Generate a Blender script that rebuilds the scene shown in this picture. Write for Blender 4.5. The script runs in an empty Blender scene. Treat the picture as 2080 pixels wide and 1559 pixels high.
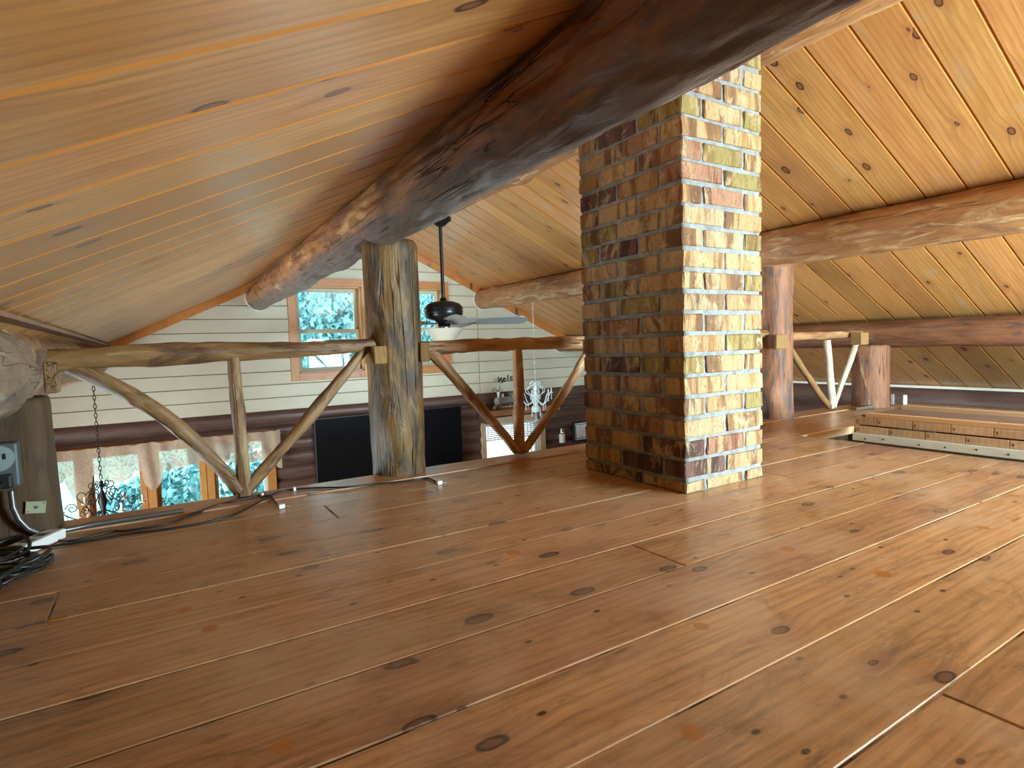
import bpy, bmesh, math, random
from mathutils import Vector, Matrix, noise, Euler

random.seed(7)
PI = math.pi
sc = bpy.context.scene
COL = sc.collection

# ------------------------------------------------------------------ camera
F_PX, W_PX, H_PX = 1184.75, 2080, 1559
YAW, PITCH, ROLL = -0.553197, -0.0668884, -0.0332026
CAM = Vector((0, 0, 0.5))
fw = Vector((math.cos(YAW) * math.cos(PITCH), math.sin(YAW) * math.cos(PITCH), math.sin(PITCH)))
rt = fw.cross(Vector((0, 0, 1))).normalized()
up = rt.cross(fw)
rt, up = math.cos(ROLL) * rt + math.sin(ROLL) * up, -math.sin(ROLL) * rt + math.cos(ROLL) * up
cam = bpy.data.cameras.new('camera')
cam.sensor_width = 36
cam.lens = F_PX / W_PX * 36
cam.clip_start = 0.02
cam.clip_end = 200
cam_o = bpy.data.objects.new('camera', cam)
COL.objects.link(cam_o)
cam_o.matrix_world = Matrix(((rt.x, up.x, -fw.x, CAM.x), (rt.y, up.y, -fw.y, CAM.y), (rt.z, up.z, -fw.z, CAM.z), (0, 0, 0, 1)))
sc.camera = cam_o

# ------------------------------------------------------------------ world, light, exposure
wd = bpy.data.worlds.new('sky')
sc.world = wd
wd.use_nodes = True
bg = wd.node_tree.nodes['Background']
bg.inputs[0].default_value = (0.86, 0.96, 1.0, 1)
bg.inputs[1].default_value = 7.5

def area(name, loc, size, rot, power, color, portal=False):
    l = bpy.data.lights.new(name, 'AREA')
    l.shape = 'RECTANGLE'
    l.size, l.size_y = size
    l.energy = power
    l.color = color
    o = bpy.data.objects.new(name, l)
    COL.objects.link(o)
    o.location = loc
    o.rotation_euler = rot
    if portal:
        l.cycles.is_portal = True
    return o

# area lights shine along their local -Z
TO_BACK = (0, PI / 2, 0)      # shines towards -X
TO_FRONT = (0, -PI / 2, 0)    # shines towards +X
TO_RIGHT = (-PI / 2, 0, 0)    # shines towards -Y
TO_LEFT = (PI / 2, 0, 0)      # shines towards +Y
area('portal_upper_left', (5.95, -1.49, 0.7), (0.95, 0.75), TO_BACK, 1, (1, 1, 1), True)
area('portal_upper_right', (5.95, -2.37, 0.7), (0.95, 0.75), TO_BACK, 1, (1, 1, 1), True)
area('portal_bank', (5.95, 0.0, -0.9), (1.4, 1.9), TO_BACK, 1, (1, 1, 1), True)
area('portal_door', (5.95, -3.5, -1.35), (2.0, 0.8), TO_BACK, 1, (1, 1, 1), True)
# daylight through the windows of the walls outside the frame
area('back_window_daylight', (-1.48, -3.00, 0.44), (0.66, 1.45), TO_FRONT, 215, (0.68, 0.93, 1.0))
area('left_window_daylight', (3.6, 1.75, -1.1), (1.9, 1.2), TO_RIGHT, 75, (0.80, 0.93, 1.0))

sc.view_settings.view_transform = 'Standard'
sc.view_settings.look = 'None'
sc.view_settings.gamma = 1
sc.view_settings.use_curve_mapping = False
sc.view_settings.exposure = 1.0
sc.cycles.use_denoising = True
sc.cycles.use_adaptive_sampling = True
sc.cycles.adaptive_threshold = 0.025
sc.cycles.max_bounces = 9
sc.cycles.diffuse_bounces = 6
sc.cycles.glossy_bounces = 4
sc.cycles.transmission_bounces = 6
sc.cycles.transparent_max_bounces = 16
sc.cycles.sample_clamp_indirect = 6
sc.cycles.caustics_reflective = False
sc.cycles.caustics_refractive = False

# ------------------------------------------------------------------ measured places
XB = -1.20                    # back gable wall, behind the camera
G = 5.70                      # gable wall (inner face)
RZ, RY, SL = 1.678, -1.98, 0.47   # ridge height, ridge Y, roof slope
def roof_z(y): return RZ - SL * abs(y - RY)
def ray(px, py): return (px - W_PX / 2) / F_PX * rt - (py - H_PX / 2) / F_PX * up + fw
def P(px, py, X=None, Y=None, Z=None):
    v = ray(px, py)
    if X is not None: t = (X - CAM.x) / v.x
    elif Y is not None: t = (Y - CAM.y) / v.y
    else: t = (Z - CAM.z) / v.z
    return CAM + v * t

# ------------------------------------------------------------------ object helpers
def link(name, me, mat=None, parent=None, label=None, cat=None, group=None, kind=None, mw=None):
    o = bpy.data.objects.new(name, me)
    COL.objects.link(o)
    if mat is not None and me is not None and len(me.materials) == 0:
        me.materials.append(mat)
    if mw is not None: o.matrix_basis = mw
    if parent is not None: o.parent = parent
    return tag(o, label, cat, group, kind)

def tag(o, label=None, cat=None, group=None, kind=None):
    if label: o['label'] = label
    if cat: o['category'] = cat
    if group: o['group'] = group
    if kind: o['kind'] = kind
    return o

def empty(name, loc, label=None, cat=None, group=None, kind=None, rot=(0, 0, 0)):
    o = bpy.data.objects.new(name, None)
    COL.objects.link(o)
    o.location = loc
    o.rotation_euler = rot
    o.empty_display_size = 0.05
    return tag(o, label, cat, group, kind)

def T(x, y=None, z=None):
    return Matrix.Translation(Vector((x, y, z)) if y is not None else Vector(x))

class MB:
    """collects shapes into one mesh"""
    def __init__(s): s.v, s.f, s.sm = [], [], []
    def add(s, vs, fs, smooth=False):
        n = len(s.v)
        s.v += [tuple(v) for v in vs]
        for f in fs:
            s.f.append(tuple(i + n for i in f)); s.sm.append(smooth)
    def box(s, x0, x1, y0, y1, z0, z1):
        if x0 > x1: x0, x1 = x1, x0
        if y0 > y1: y0, y1 = y1, y0
        if z0 > z1: z0, z1 = z1, z0
        s.add([(x0, y0, z0), (x1, y0, z0), (x1, y1, z0), (x0, y1, z0), (x0, y0, z1), (x1, y0, z1), (x1, y1, z1), (x0, y1, z1)],
              [(0, 3, 2, 1), (4, 5, 6, 7), (0, 1, 5, 4), (1, 2, 6, 5), (2, 3, 7, 6), (3, 0, 4, 7)])
        return s
    def tube(s, pts, r, n=10, closed=False, caps=True):
        pts = [Vector(p) for p in pts]
        R = r if isinstance(r, (list, tuple)) else [r] * len(pts)
        t0 = (pts[1] - pts[0]).normalized()
        ref = Vector((0, 0, 1)) if abs(t0.z) < 0.9 else Vector((1, 0, 0))
        u = t0.cross(ref).normalized()
        rings = []
        for i, p in enumerate(pts):
            if closed: t = (pts[(i + 1) % len(pts)] - pts[i - 1]).normalized()
            else: t = (pts[min(i + 1, len(pts) - 1)] - pts[max(i - 1, 0)]).normalized()
            u = (u - t * u.dot(t))
            if u.length < 1e-6: u = t.orthogonal()
            u.normalize()
            w = t.cross(u)
            rings.append([p + (u * math.cos(a) + w * math.sin(a)) * R[i] for a in [2 * PI * k / n for k in range(n)]])
        vs = [v for ring in rings for v in ring]
        fs = []
        m = len(pts)
        for i in range(m if closed else m - 1):
            a, b = i * n, ((i + 1) % m) * n
            for k in range(n):
                fs.append((a + k, a + (k + 1) % n, b + (k + 1) % n, b + k))
        s.add(vs, fs, True)
        if caps and not closed:
            s.add(rings[0], [tuple(reversed(range(n)))])
            s.add(rings[-1], [tuple(range(n))])
        return s
    def lathe(s, prof, n=24, c=(0, 0, 0)):
        vs, fs = [], []
        for r, z in prof:
            for k in range(n):
                a = 2 * PI * k / n
                vs.append((c[0] + r * math.cos(a), c[1] + r * math.sin(a), c[2] + z))
        for i in range(len(prof) - 1):
            for k in range(n):
                fs.append((i * n + k, i * n + (k + 1) % n, (i + 1) * n + (k + 1) % n, (i + 1) * n + k))
        s.add(vs, fs, True)
        return s
    def ball(s, c, r, n=8):
        prof = [(r * math.sin(PI * i / n) + 1e-5, -r * math.cos(PI * i / n)) for i in range(n + 1)]
        return s.lathe(prof, n + 2, c)
    def mesh(s, name='mesh', bevel=0, seg=1):
        me = bpy.data.meshes.new(name)
        me.from_pydata(s.v, [], s.f)
        me.polygons.foreach_set('use_smooth', s.sm)
        if bevel > 0:
            bm = bmesh.new(); bm.from_mesh(me)
            bmesh.ops.bevel(bm, geom=bm.edges[:], offset=bevel, segments=seg, affect='EDGES', profile=0.6)
            bm.to_mesh(me); bm.free()
        me.update()
        return me
    def build(s, name, mat, parent=None, bevel=0, seg=1, **k):
        return link(name, s.mesh(name, bevel, seg), mat, parent, **k)

# ------------------------------------------------------------------ materials
def new_mat(name):
    m = bpy.data.materials.new(name)
    m.use_nodes = True
    nt = m.node_tree
    return m, nt, nt.nodes['Principled BSDF'], nt.nodes['Material Output']

def N(nt, typ, **kw):
    n = nt.nodes.new(typ)
    for k, v in kw.items():
        if k.startswith('i_'):
            n.inputs[k[2:].replace('_', ' ')].default_value = v
        else: setattr(n, k, v)
    return n

def ramp(nt, stops, interp='LINEAR'):
    r = nt.nodes.new('ShaderNodeValToRGB')
    r.color_ramp.interpolation = interp
    e = r.color_ramp.elements
    while len(e) > 1: e.remove(e[0])
    e[0].position = stops[0][0]; e[0].color = (*stops[0][1], 1) if len(stops[0][1]) == 3 else stops[0][1]
    for p, c in stops[1:]:
        x = e.new(p); x.color = (*c, 1) if len(c) == 3 else c
    return r

def g(v): return (v, v, v)

def mixc(nt, a, b, fac, mode='MIX'):
    m = nt.nodes.new('ShaderNodeMix')
    m.data_type = 'RGBA'; m.blend_type = mode
    for sock, v in ((m.inputs[0], fac), (m.inputs[6], a), (m.inputs[7], b)):
        if isinstance(v, bpy.types.NodeSocket): nt.links.new(v, sock)
        elif isinstance(v, (int, float)): sock.default_value = v
        else: sock.default_value = (*v, 1)
    return m.outputs[2]

def mapped(nt, src, scale, loc=(0, 0, 0)):
    m = nt.nodes.new('ShaderNodeMapping')
    m.inputs['Scale'].default_value = scale
    m.inputs['Location'].default_value = loc
    nt.links.new(src, m.inputs['Vector'])
    return m.outputs[0]

def rnd_coords(nt, spread=37.0):
    tc = nt.nodes.new('ShaderNodeTexCoord')
    oi = nt.nodes.new('ShaderNodeObjectInfo')
    mu = N(nt, 'ShaderNodeVectorMath', operation='SCALE')
    mu.inputs[0].default_value = (spread, spread * 0.61, spread * 0.37)
    nt.links.new(oi.outputs['Random'], mu.inputs['Scale'])
    ad = N(nt, 'ShaderNodeVectorMath', operation='ADD')
    nt.links.new(tc.outputs['Object'], ad.inputs[0]); nt.links.new(mu.outputs[0], ad.inputs[1])
    return ad.outputs[0], oi.outputs['Random'], tc.outputs['Object']

def noise_t(nt, vec, scale, detail=4, rough=0.5, dist=0.0):
    n = N(nt, 'ShaderNodeTexNoise')
    n.inputs['Scale'].default_value = scale
    n.inputs['Detail'].default_value = detail
    n.inputs['Roughness'].default_value = rough
    n.inputs['Distortion'].default_value = dist
    nt.links.new(vec, n.inputs['Vector'])
    return n.outputs[0]

def mathn(nt, op, a, b=0.0, clamp=False):
    m = N(nt, 'ShaderNodeMath', operation=op, use_clamp=clamp)
    for i, v in enumerate((a, b)):
        if isinstance(v, bpy.types.NodeSocket): nt.links.new(v, m.inputs[i])
        else: m.inputs[i].default_value = v
    return m.outputs[0]

def simple(name, col, rough=0.5, metal=0.0, spec=0.5, noise_amt=0.0, nscale=8.0, bump=0.0, emit=None):
    m, nt, p, out = new_mat(name)
    p.inputs['Base Color'].default_value = (*col, 1)
    p.inputs['Roughness'].default_value = rough
    p.inputs['Metallic'].default_value = metal
    p.inputs['Specular IOR Level'].default_value = spec
    v, r, _ = rnd_coords(nt)
    n = noise_t(nt, v, nscale, 5, 0.6)
    if noise_amt:
        rp = ramp(nt, [(0.3, tuple(c * (1 - noise_amt) for c in col)), (0.7, tuple(min(1, c * (1 + noise_amt)) for c in col))])
        nt.links.new(n, rp.inputs[0]); nt.links.new(rp.outputs[0], p.inputs['Base Color'])
    if bump:
        b = N(nt, 'ShaderNodeBump'); b.inputs['Strength'].default_value = bump; b.inputs['Distance'].default_value = 0.004
        nt.links.new(n, b.inputs['Height']); nt.links.new(b.outputs[0], p.inputs['Normal'])
    return m

def pine(name, light, dark, knot, rough=0.35, knot_scale=(2.6, 6.0), knot_size=0.085, wear=None, stains=None, coat=0.0, var=0.12, grain=0.35, blue=None, kd=0.6, mottle=False, coat_r=0.16):
    """varnished pine; length of a board runs along local X, its width along local Y"""
    m, nt, p, out = new_mat(name)
    v, rnd, raw = rnd_coords(nt)
    # warp the grain round the knots
    kv = mapped(nt, v, (knot_scale[0], knot_scale[1], 1))
    vo = N(nt, 'ShaderNodeTexVoronoi', voronoi_dimensions='2D', feature='F1')
    vo.inputs['Scale'].default_value = 1.0
    nt.links.new(kv, vo.inputs['Vector'])
    sep = N(nt, 'ShaderNodeSeparateColor'); nt.links.new(vo.outputs['Color'], sep.inputs[0])
    keep = mathn(nt, 'GREATER_THAN', sep.outputs[0], kd)
    nd = noise_t(nt, mapped(nt, v, (9, 9, 9)), 2.0, 2)
    dist = mathn(nt, 'ADD', vo.outputs['Distance'], mathn(nt, 'MULTIPLY', mathn(nt, 'SUBTRACT', nd, 0.5), 0.09))
    size = mathn(nt, 'MULTIPLY_ADD', sep.outputs[1], knot_size * 0.9); size.node.inputs[2].default_value = knot_size * 0.35
    rel = mathn(nt, 'DIVIDE', dist, size)
    inside = ramp(nt, [(0.0, g(1)), (0.42, g(0.75)), (0.5, g(0))]); nt.links.new(mathn(nt, 'MULTIPLY', rel, 0.5), inside.inputs[0])
    ring = ramp(nt, [(0.30, g(0)), (0.42, g(1)), (0.5, g(1)), (0.62, g(0))]); nt.links.new(mathn(nt, 'MULTIPLY', rel, 0.5), ring.inputs[0])
    kin = mathn(nt, 'MULTIPLY', inside.outputs[0], keep); krg = mathn(nt, 'MULTIPLY', ring.outputs[0], keep)
    halo = ramp(nt, [(0.0, g(1)), (1.0, g(0))]); nt.links.new(mathn(nt, 'MULTIPLY', rel, 0.22), halo.inputs[0])
    kha = mathn(nt, 'MULTIPLY', halo.outputs[0], keep)
    # grain
    warp = N(nt, 'ShaderNodeVectorMath', operation='MULTIPLY_ADD')
    nt.links.new(v, warp.inputs[0]); warp.inputs[1].default_value = (1, 1, 1)
    cmb = N(nt, 'ShaderNodeCombineXYZ'); nt.links.new(mathn(nt, 'MULTIPLY', kha, 0.02), cmb.inputs[1]); nt.links.new(cmb.outputs[0], warp.inputs[2])
    n1 = noise_t(nt, mapped(nt, warp.outputs[0], (0.9, 9, 9)), 2.2, 5, 0.55, 0.9)
    n2 = noise_t(nt, mapped(nt, warp.outputs[0], (2.5, 70, 70)), 2.0, 4, 0.6, 0.3)
    wv = N(nt, 'ShaderNodeTexWave', bands_direction='Y'); wv.inputs['Scale'].default_value = 9.0
    wv.inputs['Distortion'].default_value = 7.0; wv.inputs['Detail'].default_value = 2.0; wv.inputs['Detail Scale'].default_value = 0.6
    nt.links.new(mapped(nt, warp.outputs[0], (0.22, 1.6, 1.0)), wv.inputs['Vector'])
    base = ramp(nt, [(0.25, dark), (0.5, tuple((a + b) / 2 for a, b in zip(light, dark))), (0.75, light)])
    nt.links.new(n1, base.inputs[0])
    c = base.outputs[0]
    gr = ramp(nt, [(0.35, g(1 - grain)), (0.65, g(1.0))]); nt.links.new(n2, gr.inputs[0])
    c = mixc(nt, c, gr.outputs[0], 0.55, 'MULTIPLY')
    wr = ramp(nt, [(0.0, g(1 - grain * 0.9)), (0.5, g(1.0)), (1, g(1.0))]); nt.links.new(wv.outputs[0], wr.inputs[0])
    c = mixc(nt, c, wr.outputs[0], 0.5, 'MULTIPLY')
    if blue:   # grey blotches and dark smudges in the grain
        nb = noise_t(nt, mapped(nt, v, (1.6, 6, 6), (3, 1, 2)), 1.6, 3, 0.5, 0.6)
        rb = ramp(nt, [(0.60, g(0)), (0.78, g(0.75))]); nt.links.new(nb, rb.inputs[0])
        c = mixc(nt, c, blue, rb.outputs[0])
    if mottle:
        nm = noise_t(nt, mapped(nt, v, (2.5, 7, 7), (9, 4, 2)), 2.4, 8, 0.75, 1.6)
        rm = ramp(nt, [(0.34, (0.50, 0.45, 0.42)), (0.48, (0.95, 0.93, 0.9)), (0.58, (1, 1, 1)), (0.72, (1.0, 1.0, 1.0))]); nt.links.new(nm, rm.inputs[0])
        c = mixc(nt, c, rm.outputs[0], 0.85, 'MULTIPLY')
        nm2 = noise_t(nt, mapped(nt, v, (5, 60, 60), (1, 4, 6)), 1.6, 4, 0.6, 2.0)
        rm2 = ramp(nt, [(0.56, g(0)), (0.70, g(0.45))]); nt.links.new(nm2, rm2.inputs[0])
        c = mixc(nt, c, (0.60, 0.40, 0.24), rm2.outputs[0])
        # small dark pin knots and nail dents
        pv = N(nt, 'ShaderNodeTexVoronoi', voronoi_dimensions='2D'); nt.links.new(mapped(nt, v, (6, 11, 1), (3, 3, 0)), pv.inputs['Vector']); pv.inputs['Scale'].default_value = 1.0
        rp_ = ramp(nt, [(0.035, g(1)), (0.06, g(0))]); nt.links.new(pv.outputs['Distance'], rp_.inputs[0])
        sp_ = N(nt, 'ShaderNodeSeparateColor'); nt.links.new(pv.outputs['Color'], sp_.inputs[0])
        c = mixc(nt, c, (0.06, 0.03, 0.025), mathn(nt, 'MULTIPLY', rp_.outputs[0], mathn(nt, 'GREATER_THAN', sp_.outputs[0], 0.6)))
    c = mixc(nt, c, tuple(k * 1.7 for k in knot), mathn(nt, 'MULTIPLY', kha, 0.45))
    c = mixc(nt, c, tuple(k * 1.2 for k in knot), kin)
    c = mixc(nt, c, tuple(k * 0.45 for k in knot), krg)
    val = N(nt, 'ShaderNodeHueSaturation')
    vm = N(nt, 'ShaderNodeMapRange'); vm.inputs[3].default_value = 1 - var; vm.inputs[4].default_value = 1 + var
    nt.links.new(rnd, vm.inputs[0]); nt.links.new(vm.outputs[0], val.inputs['Value'])
    hm = N(nt, 'ShaderNodeMapRange'); hm.inputs[3].default_value = 0.495; hm.inputs[4].default_value = 0.505
    fr = mathn(nt, 'FRACT', mathn(nt, 'MULTIPLY', rnd, 17.3)); nt.links.new(fr, hm.inputs[0]); nt.links.new(hm.outputs[0], val.inputs['Hue'])
    nt.links.new(c, val.inputs['Color'])
    c = val.outputs[0]
    rgh = None
    if wear:   # scuffed varnish, in world space, crossing board joints
        geo = N(nt, 'ShaderNodeNewGeometry')
        w1 = noise_t(nt, mapped(nt, geo.outputs['Position'], (1.3, 1.3, 1.3)), 2.3, 6, 0.62, 0.4)
        r1 = ramp(nt, [(0.47, g(0)), (0.68, g(0.55))]); nt.links.new(w1, r1.inputs[0])
        c = mixc(nt, c, wear, r1.outputs[0])
        w2 = noise_t(nt, mapped(nt, geo.outputs['Position'], (3, 9, 1)), 9, 5, 0.7, 1.0)
        r2 = ramp(nt, [(0.64, g(0)), (0.72, g(0.35))]); nt.links.new(w2, r2.inputs[0])
        c = mixc(nt, c, (0.62, 0.52, 0.42), r2.outputs[0])
        rr = ramp(nt, [(0.3, g(rough - 0.05)), (0.7, g(min(1, rough + 0.16)))]); nt.links.new(w1, rr.inputs[0]); rgh = rr.outputs[0]
    if stains:
        geo2 = N(nt, 'ShaderNodeNewGeometry')
        s1 = N(nt, 'ShaderNodeTexVoronoi', voronoi_dimensions='2D'); s1.inputs['Scale'].default_value = 4.2
        s1.inputs['Randomness'].default_value = 1.0
        dn = noise_t(nt, geo2.outputs['Position'], 14, 3)
        nt.links.new(geo2.outputs['Position'], s1.inputs['Vector'])
        se = N(nt, 'ShaderNodeSeparateColor'); nt.links.new(s1.outputs['Color'], se.inputs[0])
        d2 = mathn(nt, 'ADD', s1.outputs['Distance'], mathn(nt, 'MULTIPLY', mathn(nt, 'SUBTRACT', dn, 0.5), 0.10))
        rs = ramp(nt, [(0.05, g(1)), (0.072, g(0))]); nt.links.new(d2, rs.inputs[0])
        mk = mathn(nt, 'MULTIPLY', rs.outputs[0], mathn(nt, 'GREATER_THAN', se.outputs[1], 0.52))
        c = mixc(nt, c, stains, mathn(nt, 'MULTIPLY', mk, 0.85))
    nt.links.new(c, p.inputs['Base Color'])
    if rgh is not None: nt.links.new(rgh, p.inputs['Roughness'])
    else:
        rr = ramp(nt, [(0.3, g(max(0, rough - 0.06))), (0.7, g(min(1, rough + 0.08)))]); nt.links.new(n1, rr.inputs[0]); nt.links.new(rr.outputs[0], p.inputs['Roughness'])
    p.inputs['Coat Weight'].default_value = coat
    p.inputs['Coat Roughness'].default_value = coat_r
    b = N(nt, 'ShaderNodeBump'); b.inputs['Strength'].default_value = 0.25; b.inputs['Distance'].default_value = 0.0015
    nt.links.new(mathn(nt, 'ADD', n2, n1), b.inputs['Height']); nt.links.new(b.outputs[0], p.inputs['Normal'])
    return m

def peeled(name, light, dark, stain, pale, stain_amt=0.5, pale_amt=0.3, rough=0.5, bump=0.6, crack=0.5, under=None):
    """peeled log; the log runs along local X"""
    m, nt, p, out = new_mat(name)
    v, rnd, raw = rnd_coords(nt)
    n1 = noise_t(nt, mapped(nt, v, (1.5, 5, 5)), 1.8, 6, 0.6, 1.2)
    base = ramp(nt, [(0.3, dark), (0.7, light)]); nt.links.new(n1, base.inputs[0])
    c = base.outputs[0]
    n2 = noise_t(nt, mapped(nt, v, (3.0, 40, 40)), 1.5, 4, 0.6, 0.5)
    gr = ramp(nt, [(0.3, g(0.62)), (0.65, g(1))]); nt.links.new(n2, gr.inputs[0])
    c = mixc(nt, c, gr.outputs[0], 0.7, 'MULTIPLY')
    n3 = noise_t(nt, mapped(nt, v, (1.4, 5.5, 5.5), (5, 2, 1)), 1.7, 8, 0.72, 1.4)
    r3 = ramp(nt, [(0.62 - 0.2 * stain_amt, g(0)), (0.76 - 0.2 * stain_amt, g(0.9))]); nt.links.new(n3, r3.inputs[0])
    c = mixc(nt, c, stain, r3.outputs[0])
    n4 = noise_t(nt, mapped(nt, v, (2.2, 9, 9), (1, 8, 4)), 1.9, 7, 0.65, 1.0)
    r4 = ramp(nt, [(0.66 - 0.2 * pale_amt, g(0)), (0.78 - 0.2 * pale_amt, g(0.7))]); nt.links.new(n4, r4.inputs[0])
    c = mixc(nt, c, pale, r4.outputs[0])
    if under:   # darker grey band along the lower side of the log
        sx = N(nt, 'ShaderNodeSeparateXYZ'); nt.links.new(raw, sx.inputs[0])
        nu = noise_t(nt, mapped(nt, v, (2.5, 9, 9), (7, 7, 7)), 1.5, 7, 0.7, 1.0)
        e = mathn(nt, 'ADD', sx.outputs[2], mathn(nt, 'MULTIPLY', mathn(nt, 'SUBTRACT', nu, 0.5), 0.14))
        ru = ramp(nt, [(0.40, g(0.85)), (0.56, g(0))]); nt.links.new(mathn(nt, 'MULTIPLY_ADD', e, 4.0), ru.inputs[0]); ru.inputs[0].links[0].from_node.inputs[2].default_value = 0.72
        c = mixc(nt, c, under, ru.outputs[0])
    # drying cracks along the length
    n5 = noise_t(nt, mapped(nt, v, (0.7, 26, 26), (2, 2, 7)), 1.1, 2, 0.5, 0.3)
    r5 = ramp(nt, [(0.485, g(0)), (0.50, g(crack)), (0.515, g(0))]); nt.links.new(n5, r5.inputs[0])
    n6 = noise_t(nt, mapped(nt, v, (1.2, 3, 3)), 2, 2)
    r6 = ramp(nt, [(0.5, g(0)), (0.6, g(1))]); nt.links.new(n6, r6.inputs[0])
    ck = mathn(nt, 'MULTIPLY', r5.outputs[0], r6.outputs[0])
    c = mixc(nt, c, (0.02, 0.012, 0.008), ck)
    hv = N(nt, 'ShaderNodeHueSaturation'); mr = N(nt, 'ShaderNodeMapRange'); mr.inputs[3].default_value = 0.88; mr.inputs[4].default_value = 1.12
    nt.links.new(rnd, mr.inputs[0]); nt.links.new(mr.outputs[0], hv.inputs['Value']); nt.links.new(c, hv.inputs['Color'])
    nt.links.new(hv.outputs[0], p.inputs['Base Color'])
    p.inputs['Roughness'].default_value = rough
    h = mathn(nt, 'SUBTRACT', mathn(nt, 'ADD', mathn(nt, 'ADD', n3, n4), mathn(nt, 'MULTIPLY', n2, 0.5)), mathn(nt, 'MULTIPLY', ck, 2.0))
    b = N(nt, 'ShaderNodeBump'); b.inputs['Strength'].default_value = bump; b.inputs['Distance'].default_value = 0.008
    nt.links.new(h, b.inputs['Height']); nt.links.new(b.outputs[0], p.inputs['Normal'])
    return m

M = {}
M['ceiling'] = pine('ceiling_pine', (0.70, 0.365, 0.125), (0.53, 0.245, 0.072), (0.17, 0.065, 0.03), coat=0.35, rough=0.34, knot_scale=(3.6, 7.0), knot_size=0.078, coat_r=0.32, grain=0.36, var=0.13, blue=(0.50, 0.36, 0.23), kd=0.5)
M['groove'] = simple('ceiling_groove', (0.50, 0.20, 0.045), 0.7, spec=0.15)
M['floor'] = pine('floor_pine', (0.64, 0.375, 0.200), (0.44, 0.230, 0.110), (0.10, 0.05, 0.04), rough=0.30, knot_scale=(3.4, 7.0), knot_size=0.078, wear=(0.54, 0.40, 0.28), stains=(0.40, 0.15, 0.025), grain=0.45, var=0.12, blue=(0.22, 0.15, 0.12), kd=0.5, mottle=True, coat=0.2)
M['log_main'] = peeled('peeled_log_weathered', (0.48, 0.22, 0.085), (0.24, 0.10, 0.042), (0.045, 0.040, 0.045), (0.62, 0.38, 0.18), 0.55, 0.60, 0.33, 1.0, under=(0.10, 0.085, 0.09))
M['log_orange'] = peeled('peeled_log_orange', (0.54, 0.28, 0.12), (0.33, 0.15, 0.065), (0.13, 0.085, 0.07), (0.74, 0.56, 0.33), 0.40, 0.65, 0.38, 0.8)
M['log_grey'] = peeled('peeled_log_grey', (0.40, 0.30, 0.21), (0.24, 0.165, 0.11), (0.10, 0.08, 0.07), (0.52, 0.45, 0.36), 0.4, 0.5, 0.5, 0.8)
M['log_dark'] = peeled('peeled_log_brown', (0.33, 0.14, 0.065), (0.17, 0.07, 0.04), (0.06, 0.055, 0.065), (0.42, 0.24, 0.13), 0.35, 0.1, 0.45, 0.6)
M['post'] = peeled('peeled_post', (0.30, 0.165, 0.045), (0.155, 0.075, 0.022), (0.04, 0.024, 0.014), (0.36, 0.27, 0.11), 0.85, 0.3, 0.45, 0.8, 0.9)
M['post_red'] = peeled('peeled_post_red', (0.36, 0.15, 0.065), (0.20, 0.08, 0.038), (0.045, 0.045, 0.055), (0.55, 0.40, 0.26), 0.65, 0.3, 0.62, 0.7, 0.8)
M['block'] = pine('sawn_block', (0.34, 0.20, 0.085), (0.27, 0.15, 0.06), (0.14, 0.07, 0.04), grain=0.3)
M['block_dark'] = pine('brown_sawn_block', (0.34, 0.20, 0.085), (0.26, 0.15, 0.06), (0.08, 0.04, 0.02), grain=0.3, rough=0.8)
for k_ in ('block', 'block_dark'):
    M[k_].node_tree.nodes['Principled BSDF'].inputs['Specular IOR Level'].default_value = 0.08
M['shelf_edge'] = simple('shelf_edge', (0.30, 0.125, 0.05), 0.4)
M['post_dark'] = peeled('sawn_post', (0.12, 0.068, 0.028), (0.06, 0.034, 0.015), (0.04, 0.03, 0.02), (0.15, 0.12, 0.07), 0.3, 0.1, 0.8, 0.4, 0.3)
M['rail'] = peeled('cedar_pole', (0.35, 0.195, 0.075), (0.21, 0.105, 0.04), (0.07, 0.028, 0.015), (0.40, 0.31, 0.16), 0.70, 0.25, 0.42, 0.8, 0.8)  # shade on the railing put into a darker pole colour
M['rail_unshaded'] = peeled('unshaded_cedar_pole', (0.60, 0.36, 0.17), (0.42, 0.21, 0.085), (0.17, 0.06, 0.03), (0.70, 0.52, 0.30), 0.6, 0.45, 0.42, 0.8, 0.8)  # lighter copy of rail, offsetting the chimney's shade on the middle railing
M['rail_lit'] = peeled('lit_pole', (0.70, 0.60, 0.46), (0.52, 0.40, 0.27), (0.38, 0.3, 0.22), (0.78, 0.74, 0.64), 0.2, 0.5, 0.5, 0.5, 0.5)  # window light on the right-hand poles put into a lighter wood colour
M['siding'] = simple('painted_siding', (0.58, 0.545, 0.42), 0.40, noise_amt=0.06, nscale=3)
M['darklog'] = peeled('stained_half_log', (0.155, 0.085, 0.068), (0.10, 0.052, 0.042), (0.06, 0.04, 0.04), (0.22, 0.13, 0.10), 0.2, 0.1, 0.38, 0.25, 0.6)
M['trim'] = pine('orange_trim', (0.62, 0.25, 0.06), (0.48, 0.17, 0.04), (0.12, 0.04, 0.02), rough=0.35, knot_scale=(3, 8), knot_size=0.1, grain=0.2)
M['casing'] = pine('casing_pine', (0.66, 0.33, 0.10), (0.55, 0.25, 0.07), (0.15, 0.05, 0.02), rough=0.35, knot_scale=(2, 8), knot_size=0.06, grain=0.2)
M['sash'] = simple('putty_sash', (0.52, 0.49, 0.36), 0.45)
M['white'] = simple('white_plastic', (0.75, 0.78, 0.80), 0.35)
M['caulk'] = simple('white_caulk', (0.78, 0.76, 0.68), 0.6)
M['black'] = simple('black_metal', (0.018, 0.017, 0.018), 0.3, 0.4)
M['rubber'] = simple('black_rubber', (0.012, 0.012, 0.012), 0.45)
M['screen'] = simple('tv_screen', (0.006, 0.006, 0.008), 0.14, spec=0.3)
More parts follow.
